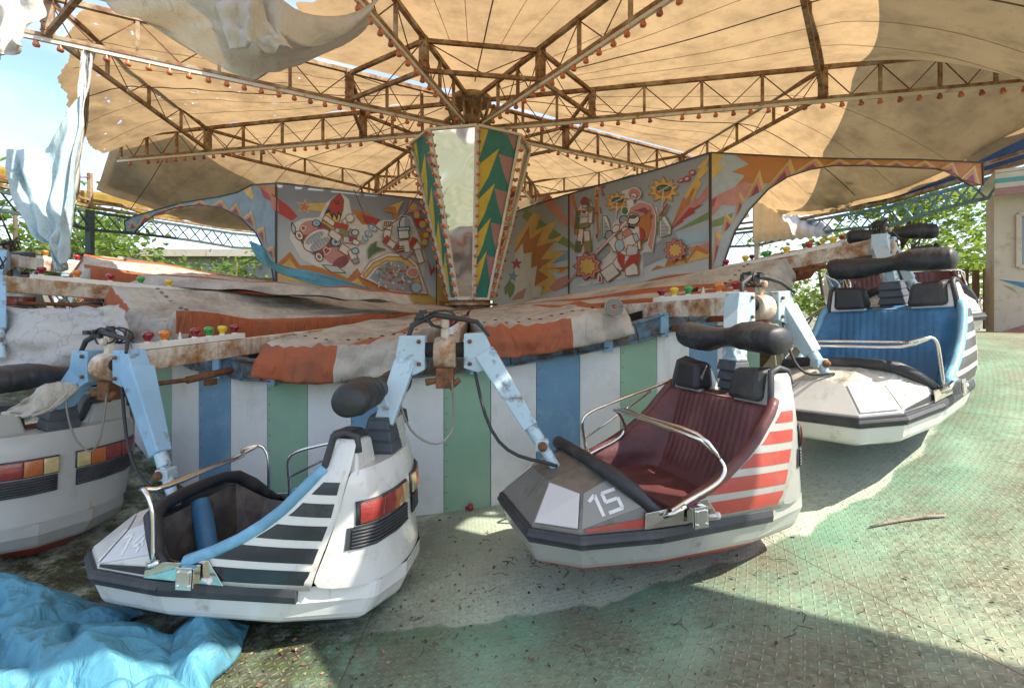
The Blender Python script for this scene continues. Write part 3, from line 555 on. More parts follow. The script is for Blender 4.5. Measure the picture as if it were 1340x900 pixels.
# ------------------------------------------------------------------ sweep arms
def R3(car): return car.matrix_basis if hasattr(car,'matrix_basis') else Matrix()
def W(car,p):
    from mathutils import Euler
    return Matrix.LocRotScale(car.location,Euler(car.rotation_euler),V(1,1,1))@Vector(p)
SEQ=[l_mar,l_or,l_gr,l_ye,l_red]
def make_arm(d,R,label,seq,r0=1.2,lead=None,foll=None,rz=None,rl=(5.75,6.75),bluem=None,dz=0,missing=()):
    bm_=bluem or m_blue; z=(rz if rz is not None else zb(d)); 
    t=thing('sweep_arm',label,'sweep arm',pol(R,d,z),'radial arms carrying the cars')
    rdir=(pol(1,d)-pol(0,0)).normalized(); tdir=V(-rdir.y*-1,-rdir.x,0) # placeholder
    tdir=V(-math.cos(rad(d)),-math.sin(rad(d)),0)   # travel direction (clockwise from above)
    zi=lambda r:lerp(1.45,z,min(1,max(0,(r-1)/(R-1))))+dz*(1-min(1,max(0,(r-5)/(R-5))))
    b=MB(); b.bar(pol(r0,d,zi(r0)),pol(R-.10,d,z),.10,.16); b.build('beam',m_rustw,t,bevel=.008)
    b=MB(); b.bar(pol(rl[0],d,zi(rl[0])+.106),pol(rl[1],d,zi(rl[1])+.106),.075,.05)
    st=b.build('light_strip',m_strip,t,bevel=.004)
    for k,mm in enumerate(seq):
        r=lerp(rl[0]+.09,rl[1]-.08,k/(len(seq)-1)); p=pol(r,d,zi(r)+.13)
        M=Matrix.Translation(p)@Matrix.Rotation(random.uniform(-.12,.12),4,'X')
        if mm is None: 
            b=MB(); b.lathe([(.018,0),(.016,.02),(.008,.03),(.010,.05),(.004,.06)],M,8); b.build('bare_bulb',mat('clear_bulb',(.6,.58,.52),.15),st); continue
        b=MB(); b.lathe([(.020,0),(.022,.012),(.021,.02),(.030,.035),(.040,.052),(.043,.066),(.038,.080),(.022,.088),(.003,.09)],M,14); b.build('coloured_lamp',mm,st)
        b=MB(); b.lathe([(.026,-.012),(.026,.006),(.020,.012)],M,10); b.build('lamp_base',m_strip,st)
    # lower strut rod
    b=MB(); b.tube([pol(R-1.25,d,zi(R-1.25)-.20),pol(R-.62,d,z-.20)],.032,10); b.tube([pol(R-.7,d,z-.20),pol(R-.2,d,z-.19)],.02,8); b.box(pol(R-1.2,d,zi(R-1.2)-.13),(.08,.08,.14)); b.box(pol(R-.85,d,z-.25),(.05,.12,.05)); b.build('tie_rod',m_rust,t)
    # hinge block
    b=MB(); Mx=Matrix.Translation(pol(R,d,z-.02))@Matrix.Rotation(rad(d),4,'Z')@Matrix.Rotation(PI/2,4,'Y')
    b.lathe([(.085,-.075),(.105,-.07),(.105,.07),(.085,.075)],Mx,20); b.box(pol(R-.06,d,z),(.12,.14,.17),ax=(tdir,rdir,V(0,0,1)))
    h=b.build('hinge_block',m_rustw,t,bevel=.006)
    b=MB(); b.box(pol(R+.0,d,z+.13),(.055,.05,.16),ax=(tdir,rdir,V(0,0,1))); b.lathe([(.026,0),(.026,.03)],Matrix.Translation(pol(R+.03,d,z+.17))@rdir.to_track_quat('Z','Y').to_matrix().to_4x4(),12); b.build('lug',m_rustw,h,bevel=.006)
    b=MB(); b.tube([pol(R+.01,d,z)-tdir*.15,pol(R+.01,d,z)+tdir*.15],.05,12); b.build('axle',m_dark,h)
    b=MB(); b.box(pol(R,d,z-.19),(.12,.10,.14),ax=(tdir,rdir,V(0,0,1))); b.tube([pol(R,d,z-.20),pol(R+.03,d,z-.22)+tdir*.13],[.018,.026],8); b.tube([pol(R+.03,d,z-.2)-tdir*.1,pol(R+.03,d,z-.26)-tdir*.03],.022,8); b.build('valve',m_rust,t,bevel=.006)
    o=pol(R,d,z)
    pl=lambda a,zz: o+tdir*a+V(0,0,zz)-rdir*.07
    def bolts(side,pts):
        b=MB()
        for a,zz in pts: b.lathe([(.016,0),(.014,.012)],Matrix.Translation(pl(a,zz)+rdir*.145)@rdir.to_track_quat('Z','Y').to_matrix().to_4x4(),6)
        return b
    # link to the car ahead (its tail)
    lk=MB(); lk.prism([pl(.13,.10),pl(.13,-.13),pl(.21,-.17),pl(.33,-.06),pl(.30,.10)],rdir*.14)
    E_=o+tdir*.26+V(0,0,-.06)
    tailp=W(lead,(-.775,0,1.15)) if lead else o+tdir*.40+V(0,0,-.40)
    lk.bar(E_,tailp,.14,.13,w2=.12,h2=.12,up=rdir); L1=lk.build('rear_link',bm_,t,bevel=.008)
    bolts(1,[(.17,.06),(.17,-.09)]).build('bolt',m_rust,L1)
    # link to the following car (its nose)
    lk=MB(); lk.prism([pl(-.13,.11),pl(-.13,-.12),pl(-.22,-.15),pl(-.36,-.12),pl(-.31,.03),pl(-.27,.12)],rdir*.14)
    E2=o-tdir*.28+V(0,0,-.03); foot=W(foll,(.62,0,.585)) if foll else o-tdir*.75+V(0,0,-.66)
    mid=E2.lerp(foot,.66); lk.bar(E2,mid,.14,.17,w2=.10,h2=.10,up=rdir); L2=lk.build('front_link',bm_,t,bevel=.008)
    bolts(1,[(-.17,.06),(-.17,-.09)]).build('bolt',m_rust,L2)
    b=MB(); dd=(foot-mid).normalized(); b.tube([mid-dd*.03,mid+dd*.10],.042,14); b.tube([mid+dd*.05,foot+dd*.04],.034,14); b.box(mid.lerp(foot,.42),(.085,.10,.07)); b.build('telescope_tube',bm_ if random.random()<.0 else m_blue,L2,bevel=.004)
    b=MB(); c=mid.lerp(foot,.42)+rdir*.05; b.lathe([(.030,0),(.030,.02),(.018,.02),(.018,.035)],Matrix.Translation(c)@rdir.to_track_quat('Z','Y').to_matrix().to_4x4(),12); b.build('pivot_bolt',m_rust,L2)
    # hoses and cable tangle
    b=MB(); q=o-tdir*.20+V(0,0,-.12)+rdir*.05; s=[]
    for k in range(11):
        u=k/10; p=q.lerp(foot+V(0,0,.03)+rdir*.05,u); s.append(p-V(0,0,.17*math.sin(u*PI)**1.2)+tdir*.10*math.sin(u*PI))
    b.tube(s,.011,8); b.build('hose',m_cable,t)
    b=MB(); s=[o+tdir*.24+V(0,0,-.1)+rdir*.06,o+tdir*.30+V(0,0,-.26)+rdir*.10,o+tdir*.22+V(0,0,-.52)+rdir*.1,o+tdir*.05+V(0,0,-.62)+rdir*.1,o-tdir*.06+V(0,0,-.50)+rdir*.1,o-tdir*.05+V(0,0,-.2)+rdir*.05]
    o_=[]; 
    for i in range(len(s)-1):
        p0=s[max(i-1,0)];p1=s[i];p2=s[i+1];p3=s[min(i+2,len(s)-1)]
        for j in range(4): u=j/4; o_.append(.5*((2*p1)+(p2-p0)*u+(2*p0-5*p1+4*p2-p3)*u*u+(3*p1-p0-3*p2+p3)*u**3))
    b.tube(o_+[s[-1]],.007,6); b.build('wire_loop',m_gcable,t)
    b=MB(); rr=random.Random(int(d*10))
    pts=[o+tdir*.27+V(0,0,.0)+rdir*.06,o+tdir*.22+V(0,0,.17)+rdir*.02,o+tdir*.08+V(0,0,.24),o-tdir*.06+V(0,0,.22)+rdir*.03,o-tdir*.22+V(0,0,.19)+rdir*.02,o-tdir*.30+V(0,0,.10)+rdir*.09]
    b.tube(pts,[.012,.02,.022,.020,.016,.010],8)
    for q in range(5):
        ph=rr.random()*6; b.tube([o+tdir*(.02+.10*math.cos(a*PI/5+ph))+V(0,0,.21+.06*math.sin(a*PI/5+ph))+rdir*(.02-.03*q+.02*math.sin(a+q)) for a in range(11)],.007,6)
    for q in range(6): c=o+tdir*rr.uniform(0,.2)+V(0,0,rr.uniform(.19,.27))+rdir*rr.uniform(-.05,.05); b.box(c,(.05,.03,.03),ax=(tdir,rdir,V(0,0,1)))
    b.build('cable_bundle',m_cable,t)
    return t
AA=[l_mar,l_or,None,l_mar,l_gr,l_ye,l_mar]
make_arm(-17.6,7.05,'rusty arm between cars 13 and 14 with maroon, orange, green and yellow lamps',list(reversed(AA)),lead=C13,foll=C14,rz=1.2,rl=(5.85,6.85),bluem=m_blue2)
make_arm(3.2,7.0,'rusty arm pointing at the camera between cars 14 and 15',[l_ye,l_gr,l_ye,l_or,l_mar],lead=C14,foll=C15,rz=1.33,rl=(5.9,6.7))
make_arm(24,7.0,'rusty arm between cars 15 and 16 with red and orange lamps at its end',[l_mar,l_ye,l_gr,None,l_or,l_red],lead=C15,foll=C16,rz=1.64,rl=(5.75,6.85))
make_arm(44.5,7.0,'rust-brown arm ending above the blue-seated car at right',[l_mar,l_ye,l_gr,l_ye,l_red,l_ye],lead=C16,foll=C17,rz=2.30,rl=(5.2,6.6))
make_arm(64,7.0,'upper arm at right behind the blue-seated car',[l_mar,l_gr,l_ye,l_gr,l_ye,l_red],lead=None,rz=2.62,rl=(5.2,6.6))
make_arm(-37.5,7.0,'nearest rusty arm at far left edge above the veined grey cover',[l_mar,l_ye,l_gr,l_red,l_or,l_mar],rz=1.86,rl=(5.1,6.7),bluem=m_blue2)
make_arm(-57.5,7.0,'sunlit rusty arm at left behind the nearest left arm, blue bracket at its end',[l_red,l_ye,l_gr,l_red,l_or],rz=2.26,rl=(5.2,6.7),bluem=m_blue2)
make_arm(-77.5,7.0,'farthest rusty arm at left with small coloured lamps',[l_red,l_ye,l_gr,l_red,l_or,l_red],rz=2.36,rl=(5.2,6.7),bluem=m_blue2)
# ------------------------------------------------------------------ tarpaulin skirt in sectors between the arms
def skirt(da,db,label,split=.5,ts=.28,to=0,lift=0,hang=.28,re=6.15,gap=(4.6,3.2),zoff=.12,orient=1,peel=0,seed=0):
    a0=da+gap[0]; a1=db-gap[1]
    def top(u,r):
        d=lerp(a0,a1,u); dc=lerp(da,db,u); t=r/re
        dd=lerp(dc,d,sm((t-.4)/.6)); 
        z=lerp(1.62,zb(dd)+zoff+lift,t**1.15)
        z+= -.06*math.sin(u*PI)*sm(t*1.4)*t
        q=pol(r,dd,0)
        z+=.07*t*noise.noise(V(q.x*1.3,q.y*1.3,seed))+.035*t*noise.noise(V(u*18+3*t,t*2,seed+5))+.010*t*t*math.sin(u*70+4*t)*max(0,math.sin(u*PI*2+seed))
        if peel and u>1-peel: z+=.16*((u-1+peel)/peel)**1.5*sm((t-.82)/.18)
        return V(q.x,q.y,z)
    def f(u,v):
        e_=.035
        if u<e_ or u>1-e_:
            k=(e_-u)/e_ if u<e_ else (u-1+e_)/e_; uu=e_ if u<e_ else 1-e_
            p=f0(uu,v); r_=math.hypot(p.x-CX,p.y-CY); return V(p.x,p.y,p.z-.30*k*sm((r_-1.5)/2.5)*(1 if v<.8 else max(0,1-(v-.8)/.2)))
        return f0(u,v)
    def f0(u,v):
        if v<.8: return top(u,lerp(.35,re,v/.8))
        q=(v-.8)/.2; p=top(u,re); n=(V(p.x,p.y,0)-V(CX,CY,0)).normalized()
        w_=.03*math.sin(u*6+seed)+.07*noise.noise(V(u*8,q*2,seed+9))+.006*math.sin(u*60); h=hang*(1-.06*abs(math.sin(u*5+seed)))
        if peel and u>1-peel: h*=1-.75*(u-1+peel)/peel
        zs=zb(math.degrees(math.atan2(p.x-CX,CY-p.y)))+zoff+lift-.06*math.sin(u*PI); return V(p.x,p.y,lerp(p.z,zs,sm(q*1.6))-h*q)+n*(.09*math.sin(q*PI*.5)+w_*q)
    def mf(u,v):
        e=u
        if v<.8: return 0 if (e*(2.0 if ts>.2 else 1.0)+.12*v+to)%1.0<ts else 1
        return 0 if (e<split)==(orient>0) else 1
    b=MB(); b.grid(f,120,60,mf=mf)
    o=b.build('skirt_tarpaulin',[m_orange,m_cream],solid=.004); tag(o,label,'tarpaulin','orange and cream skirt tarpaulins between the arms')
    b=MB(); b.tube([f(k/60,1.0) for k in range(61)],.007,6,0); b.build('hem',m_dark,o)
    for k in range(12): b=MB(); p=top((k+.7)/12.4,re*.93); b.lathe([(.020,.004),(.016,.012),(.006,.010)],Matrix.Translation(p+V(0,0,.0)),8); b.build('eyelet',m_dark,o)
skirt(-16.9,3.2,'sagging skirt tarpaulin over the front left, orange then cream along its hem',.53,.14,.32,0,.33,seed=1,gap=(3.6,3.0))
skirt(3.2,24,'skirt tarpaulin right of the central arm, orange hem ending in a lifted cream corner',.58,.12,.05,0,.27,seed=2,gap=(2.0,5.6))
skirt(24,44.5,'skirt tarpaulin behind car 15 roll cushion with upturned cream end',.45,.28,0,-.1,.26,seed=3,zoff=.06)
skirt(44.5,64,'skirt tarpaulin farthest right beyond the upper arm',.5,.28,0,-.2,.2,seed=4,zoff=.02)
skirt(-37.5,-16.9,'crumpled cream and orange skirt tarpaulin at left above the coloured lamps',.38,.19,.1,.02,.30,seed=5,gap=(3.2,5),peel=.2,zoff=.16)
skirt(-57.5,-37.5,'bunched skirt tarpaulin with orange corner beside the left arm lamps',.35,.28,0,.0,.30,seed=6,zoff=.12)
skirt(-77.5,-57.5,'skirt tarpaulin with rolled orange end behind the left arms',.3,.28,0,-.05,.28,seed=7,zoff=.08)
skirt(-97.5,-77.5,'skirt tarpaulin farthest back at left below the painted arch',.5,.28,0,-.1,.25,seed=8,zoff=.05)
# spiral hose wheel at the lifted corner
b=MB(); c=P(803,402,4.45); Mx=Matrix.Translation(c)@V(-.1,-1,.1).to_track_quat('Z','Y').to_matrix().to_4x4()
for r_ in (.075,.055,.035):
    b.tube([Mx@V(r_*math.cos(a*PI/12),r_*.9*math.sin(a*PI/12),.02) for a in range(25)],.011,6)
tag(b.build('coiled_hose',m_gcable),'coiled grey hose hanging beneath the lifted cream tarpaulin corner','hose')
# crossing ridge of rolled cloth on the left skirt
b=MB()
def roll(u,v):
    p=pol(lerp(6.0,2.6,u),lerp(-47,-18,u),0); z=lerp(2.02,1.78,u)+.08*math.sin(v*PI); n=V(.4,-.9,0)
    q=p+n*lerp(-.30,.35,v)+V(0,0,z-p.z); q.z+=.05*noise.noise(V(u*9,v*3,2))-.16*abs(v-.5)
    return q
b.grid(roll,50,16,mf=lambda u,v:0 if (.36<v<.60) else 1)
tag(b.build('rolled_awning_cloth',[m_orange,m_cream],solid=.01),'rolled cream cloth with an orange band lying across the left skirt','tarpaulin')
# ------------------------------------------------------------------ centre tower
ty=paint('tower_yellow',(.60,.46,.06)); tt_=paint('tower_teal',(.035,.20,.17)); tp=paint('tower_pink',(.38,.20,.20)); tw=paint('tower_cream',(.60,.55,.47)); tg=paint('tower_green',(.14,.30,.16))
mir=mat('warped_mirror_sheet',(.86,.85,.83),.10,1,.03,3,bump=0)
nt=mir.node_tree; nb=nn(nt,'ShaderNodeTexNoise'); nb.inputs['Scale'].default_value=1.6; nb.inputs['Detail'].default_value=.5; bp=nn(nt,'ShaderNodeBump'); bp.inputs['Strength'].default_value=.22; bp.inputs['Distance'].default_value=.4
nt.links.new(nn(nt,'ShaderNodeTexCoord').outputs['Object'],nb.inputs['Vector']); nt.links.new(nb.outputs[0],bp.inputs['Height']); nt.links.new(bp.outputs[0],nt.nodes['Principled BSDF'].inputs['Normal'])
tow=thing('centre_tower','central inverted-pyramid tower with mirror and painted zigzag faces edged with amber bulbs','tower',(CX,CY,1.6))
TZ0,TZ1=1.84,5.02
def te(k,v,rr=0): a=10+45*k; return pol(lerp(.43,1.22,v)+rr,a,lerp(TZ0,TZ1,v))
for k in range(-4,4):
    a,b_,c,d=te(k,0),te(k+1,0),te(k+1,1),te(k,1)
    n=(b_-a).cross(d-a).normalized(); 
    if n.dot(V(a.x-CX,a.y-CY,0))<0:n=-n
    Q=lambda u,v,o=0:te(k,v).lerp(te(k+1,v),u)+n*o
    if k%2: 
        b=MB(); b.prism([a,b_,c,d],-n*.02); face=b.build('mirror_face' ,mir,tow)
    else:
        b=MB(); b.prism([a,b_,c,d],-n*.02); face=b.build('painted_face',tt_,tow)
        b=MB()
        for j in range(5):
            v0=j/5; 
            b.tilt([Q(.06,v0+.02,.004),Q(.06,min(1,v0+.19),.004),Q(.55,min(.99,v0+.30),.004),Q(.34,v0+.13,.004)] if j<4 else [Q(.06,.82,.004),Q(.06,.99,.004),Q(.25,.99,.004)],0)
            b.tilt([Q(.95,v0+.10,.004),Q(.95,min(1,v0+.26),.004),Q(.55,min(.99,v0+.27),.004),Q(.72,v0+.18,.004)],1)
        b.build('zigzag_paint',[ty,tp],face)
    b=MB(); b.bar(Q(-.02,0,.02),Q(-.02,1,.02),.075,.05,up=n); b.build('edge_rail',m_trussw,tow,bevel=.005)
    b=MB(); b.bar(Q(0,1.0,.03),Q(1,1.0,.03),.06,.05); b.build('end_rail',m_trussw,tow,bevel=.005); b=MB(); b.bar(Q(0,0,.03),Q(1,0,.03),.05,.05); b.build('end_rail',m_trussw,tow,bevel=.005)
    if k in (-2,-1,0,1,2):
        for j in range(17 if k in(-2,-1,0,1) else 16):
            for off in ((.0,.11) if k!=0 else (.0,)):
                v=(j+.5+off*2)/17; p=te(k,v); nn_=(V(p.x-CX,p.y-CY,0)).normalized(); p=Q(off*(1 if k>0 else -.6 if off else 0),v,.05)
                b=MB(); b.lathe([(.018,-.02),(.018,.006),(.030,.028),(.035,.048),(.024,.066),(.003,.072)],Matrix.Translation(p)@n.to_track_quat('Z','Y').to_matrix().to_4x4(),8); b.build('bulb',m_bulb if (j*7+k)%5 else m_bulbd,tow)
b=MB(); b.lathe([(.40,1.50),(.40,1.845)],Matrix.Translation((CX,CY,0)),24); b.lathe([(.55,0),(.55,.04),(.30,.06),(.22,.2)],Matrix.Translation((CX,CY,1.70)),24); b.lathe([(.16,0),(.16,.7)],Matrix.Translation((CX,CY,1.1)),16); b.build('turntable_base',m_truss,tow)
# crown of the mast above the tower
hub=thing('mast_head','rusty mast head ring where all roof trusses meet','mast',(CX,CY,5))
b=MB(); b.lathe([(.34,5.0),(.36,5.05),(.36,5.15),(.20,5.18),(.16,5.5),(.18,5.9),(.42,5.92),(.42,6.04),(.05,6.1)],Matrix.Translation((CX,CY,0)),24); b.build('mast_tube',m_truss,hub)
for k in range(16):
    b=MB(); b.bar(pol(.22,k*22.5,5.1),pol(.50,k*22.5+8,5.85),.04,.05); b.build('rib',m_truss,hub)
# ------------------------------------------------------------------ roof trusses
ZL,ZU=5.40,5.97
TR=[(-13,'leading from the mast toward the top left of the picture','front left'),(32,'passing overhead to the upper right with bulbs seen large','front right'),(77,'running out to the right edge below the tan roof','right'),(122,'behind the tower running back right along the bright roof slit','back right'),
    (167,'hidden behind the tower toward the back','back'),(212,'behind the left painted board toward the back left','back left'),(257,'running level to the left above the painted board','left'),(302,'climbing to the upper left with white rail in sunlight','upper left')]
RINGS=(2.5,6.6)
for ang,txt,_ in TR:
    t=thing('roof_truss','radial roof truss '+txt,'roof truss',(CX,CY,ZL),'radial trusses of the roof')
    n=pol(1,ang+90)-pol(0,0); RE=10.0 if ang==77 else 9.3 if ang!=302 else 8.6
    zu=lambda r:lerp(5.88,ZU,min(1,r/2.5))
    b=MB(); b.bar(pol(.3,ang,ZL),pol(RE,ang,ZL),.08,.055); b.build('bottom_chord',m_truss,t,bevel=.004)
    b=MB(); b.bar(pol(.5,ang,ZL-.055),pol(RE,ang,ZL-.055),.055,.06); b.build('bulb_rail',m_trussw,t,bevel=.004)
    b=MB(); b.bar(pol(.3,ang,ZU),pol(RE,ang,ZU-.02),.075,.075); b.build('top_chord',m_truss,t,bevel=.004)
    rs=[1.1,1.8,2.5,3.5,4.55,5.6,6.6,7.5,8.4,9.2,9.95]
    for i,r in enumerate(rs):
        if r>RE: continue
        b=MB(); b.bar(pol(r,ang,ZL+.02),pol(r,ang,ZU-.02),.05,.05,up=n); b.build('post',m_truss,t)
        if i+1<len(rs) and rs[i+1]<=RE:
            m_=(r+rs[i+1])/2; b=MB(); b.tube([pol(r,ang,ZU-.04),pol(m_,ang,ZL+.03)],.010,6); b.tube([pol(rs[i+1],ang,ZU-.04),pol(m_,ang,ZL+.03)],.010,6); b.build('brace',m_rust,t)
    for r in RINGS:
        b=MB(); b.bar(pol(r,ang,ZL-.01),pol(r,ang,ZU+.01),.13,.13,up=n)
        for z in (ZL+.06,ZL+.17,ZU-.17,ZU-.06):
            for s in (-1,1):
                b.lathe([(.016,0),(.012,.014)],Matrix.Translation(pol(r,ang,z)+n*.066*s+ (pol(1,ang)-pol(0,0))*.03)@(n*s).to_track_quat('Z','Y').to_matrix().to_4x4(),6,1)
                b.lathe([(.016,0),(.012,.014)],Matrix.Translation(pol(r+.066,ang,z)+n*.035*s)@(pol(1,ang)-pol(0,0)).to_track_quat('Z','Y').to_matrix().to_4x4(),6,1)
        b.build('gusset',[m_truss,m_rust],t,bevel=.004)
    if ang not in (167,):
        nb=30; 
        for k in range(nb):
            r=.9+k*(RE-1.0)/nb; p=pol(r,ang,ZL-.085)
            if (k*13+int(ang))%23==0: continue
            M=Matrix.Translation(p)@Matrix.Rotation(PI,4,'X')@Matrix.Rotation(random.uniform(-.15,.15),4,'Y')
            b=MB(); b.lathe([(.022,-.01),(.024,.012),(.036,.04),(.046,.068),(.036,.092),(.005,.10)],M,10); b.build('bulb',m_bulb if random.random()<.7 else m_bulbd,t)
names_=['front','front right','right','far right back','rear right','rear left','left','upper left']
for i,(ang,_,_) in enumerate(TR):
    for j,r in enumerate(RINGS):
        a=pol(r,ang,0);c=pol(r,ang+45,0); d=(c-a).normalized(); a=a+d*.06; c=c-d*.06
        pos=['between front left and front right','between front right and right','between right and back right','between back right and back','between back and back left','between back left and left','between left and upper left','between upper left and front left'][i]
        t=thing('ring_truss',('inner' if j==0 else 'outer')+' cross truss joining radial trusses '+pos,'roof truss',(a+c)/2+V(0,0,ZL),'cross trusses between the radial trusses')
        b=MB(); b.bar(a+V(0,0,ZL+.04),c+V(0,0,ZL+.04),.065,.065); b.build('bottom_chord',m_truss,t,bevel=.003)
        b=MB(); b.bar(a+V(0,0,ZU-.05),c+V(0,0,ZU-.05),.065,.065); b.build('top_chord',m_truss,t,bevel=.003)
        N=2 if j==0 else 4; n=V(-d.y,d.x,0)
        for q in range(1,N):
            p=a.lerp(c,q/N)
            if j: b=MB(); b.bar(p+V(0,0,ZL+.05),p+V(0,0,ZU-.06),.045,.045,up=n); b.build('post',m_truss,t)
        for q in range(N):
            b=MB(); p=a.lerp(c,q/N);s=a.lerp(c,(q+1)/N)
            if j==0: b.tube([(p if q==0 else s)+V(0,0,ZU-.07),(s if q==0 else p)+V(0,0,ZL+.06)],.009,6)
            else: m_=(p+s)/2; b.tube([p+V(0,0,ZU-.07),m_+V(0,0,ZL+.06)],.009,6); b.tube([s+V(0,0,ZU-.07),m_+V(0,0,ZL+.06)],.009,6)
            b.build('brace',m_rust,t)
# ------------------------------------------------------------------ canopy cloth, one panel per bay
def bayu(d): return abs(((d-32)%45)/45-.5)*2
def rmax(d):
    dd=(d+180)%360-180
    return 10.0-.60*(1-bayu(d)**2)-(.75*sm((dd-14)/10)*sm((48-dd)/8) if 14<dd<48 else 0)  # front right rim cut back out of view, letting sun reach the fence
def zc(s,d):
    u=bayu(d); z=6.06-.008*s-.16*(1-u*u)*sm(s/5)
    if s>6.4: z-=lerp(1.85,.10,u**3)*((s-6.4)/3.2)**1.5+1.25*u**3*sm((s-9.35)/.75)
    q=pol(s,d); z+=.05*noise.noise(V(q.x*.7,q.y*.7,3))*(1-u**4)
    return z
PAN=[(-13,'tan roof cloth directly over the front between the two overhead trusses'),(32,'tan roof cloth over the front right, brown stained'),(77,'roof cloth at right, half shaded grey by an added layer above'),(122,'roof cloth at the back right beyond the bright slit'),(167,'roof cloth over the rear, behind the tower'),(212,'roof cloth at back left, seen above the painted arch'),(257,'torn and glossy roof cloth at left with ragged outer edge'),(302,'short remains of roof cloth at upper left, torn away from its edge')]
for a0,lab in PAN:
    g0=.9 if a0 in(302-45+45,) else 0
    def fn(u,v,a0=a0):
        d=a0+45*u; s=lerp(.35,rmax(d),v)
        if a0==257: s=lerp(.35,min(rmax(d),lerp(9.4,6.2,u**.75)+.14*noise.noise(V(u*9,0,1))+.04*noise.noise(V(u*60,0,1))),v)
        if a0==302: s=lerp(.35,lerp(4.6,3.6,u)+.3*noise.noise(V(u*11,2,1)),v)
        # leave the slit beside the trusses at 302 and 122 degrees
        gp=math.degrees(.13/max(s,.5)) 
        if a0 in (302,122): d=lerp(a0+gp,a0+45,u)
        if a0 in (257,77): d=lerp(a0,a0+45-(gp if a0==257 else gp*.6),u)
        p=pol(s,d); return V(p.x,p.y,zc(s,d)+(.03*noise.noise(V(p.x*3,p.y*3,1)) if a0 in(257,) else 0))
    def keep(u,v,a0=a0):
        if a0!=257 : return True
        return noise.noise(V(u*30,v*40,7))+.5*noise.noise(V(u*90,v*120,7))<.74 or v<.45
    b=MB(); b.grid(fn,*((180,200) if a0==257 else (56,64)),keep=keep)
    o=b.build('roof_tarpaulin',m_can); tag(o,lab,'canopy','cloth panels of the round roof')
    # sewn seams
    if a0 in (-13,32,77,122,212,257):
        b=MB(); b.tube([V(*fn(.5,k/40))-V(0,0,.006) for k in range(2,40)],.011,4); b.build('seam',mat('seam_tape',(.13,.10,.07),.8),o)
        for us in (.2,.36,.66,.82):
            b=MB(); b.tube([V(*fn(us,k/40))-V(0,0,.004) for k in range(8,40)],.005,4); b.build('stitch_line',mat('stitch',(.38,.29,.18),.8),o)
# sheets added above the cloth to cast grey shade, right and far left
m_cov=cloth('added_shade_cover',(.42,.44,.46),.45,(.62,.68,.74),fold=.2)
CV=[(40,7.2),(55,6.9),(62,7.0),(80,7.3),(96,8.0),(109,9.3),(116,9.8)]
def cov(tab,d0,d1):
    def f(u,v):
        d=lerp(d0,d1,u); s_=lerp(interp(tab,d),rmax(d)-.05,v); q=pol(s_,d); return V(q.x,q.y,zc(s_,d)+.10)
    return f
b=MB(); b.grid(cov(CV,42,116),60,14); tag(b.build('added_shade_sheet',m_cov),'grey sheet added to shade the right edge of the tan roof','canopy')
b=MB(); b.grid(cov([(212,8.6),(225,8.2),(240,7.6),(256,7.4)],214,256),40,12); tag(b.build('added_shade_sheet',m_cov),'blue grey sheet added to shade the far left roof edge above the painted arch','canopy')
# purlin in the slit
for ang,l in ((122,'rusty white purlin in the bright slit behind the tower, right half'),(302,'rusty white purlin in the bright slit, left half')):
    b=MB(); b.bar(pol(.6,ang+1.0,6.15),pol(9.0,ang+.15,6.12),.08,.07); tag(b.build('roof_purlin',m_trussw,bevel=.004),l,'roof beam')
# ------------------------------------------------------------------ fascia girders round the eaves
nn16=0
GL=['right, nearest the booth','back right beside the tree','back','back left','left behind the coloured lamps','far left edge behind the hanging blue drape']
for i,a0 in enumerate((77,99.5,122,144.5,167,189.5,212,234.5,257,279.5)):
    a1=a0+22.5; tm=m_teal if a0<150 else m_tdark
    t=thing('lattice_girder','%s lattice girder under the roof eaves, %s'%('pale teal' if a0<150 else 'dark green',['nearest the booth at right','beside the leafy tree at right','behind the right painted arch','rear right','rear centre','rear left','behind the left painted board','behind the left painted arch','at left above the coloured lamps','at far left edge behind the blue drape'][i]),'girder',pol(10.2,a0,4),'lattice girders round the eaves')
    zt,zl=4.12,3.66
    p0,p1=pol(10.2,a0,0),pol(10.2,a1,0); n=V(-(p1-p0).y,(p1-p0).x,0).normalized()
    arch=lambda u: (.10 if a0<120 else .06)*math.sin(u*PI)
    b=MB()
    for k in range(10): u,v=k/10,(k+1)/10; b.bar(p0.lerp(p1,u)+V(0,0,zl+arch(u)),p0.lerp(p1,v)+V(0,0,zl+arch(v)),.06,.07)
    b.build('bottom_chord',tm,t); b=MB(); b.bar(p0+V(0,0,zt),p1+V(0,0,zt),.06,.07); b.build('top_chord',tm,t)
    b=MB(); N=11
    for k in range(N):
        u,v=k/N,(k+1)/N
        b.bar(p0.lerp(p1,u)+V(0,0,zl+arch(u))+n*.012,p0.lerp(p1,v)+V(0,0,zt)+n*.012,.012,.05,up=n); b.bar(p0.lerp(p1,v)+V(0,0,zl+arch(v))-n*.012,p0.lerp(p1,u)+V(0,0,zt)-n*.012,.012,.05,up=n)
    b.build('lattice',tm,t)
    b=MB(); b.bar(p0+V(0,0,4.24),p1+V(0,0,4.24),.12,.07); b.bar(p0+V(0,0,4.42),p1+V(0,0,4.42),.07,.06); b.build('rusty_beam',m_truss,t)
    b=MB(); b.bar(p0+V(0,0,4.2),p0+V(0,0,5.1),.09,.09,up=n); b.tube([p0+V(0,0,5.0),(p0+p1)/2+V(0,0,4.45)],.02,6); b.build('post',m_truss,t)
    if i%2==0:
        b=MB(); b.bar(p0+V(0,0,fz(a0)-.1),p0+V(0,0,4.1),.14,.14,up=n); b.build('column',m_white if a0<200 else tm,t,bevel=.008)
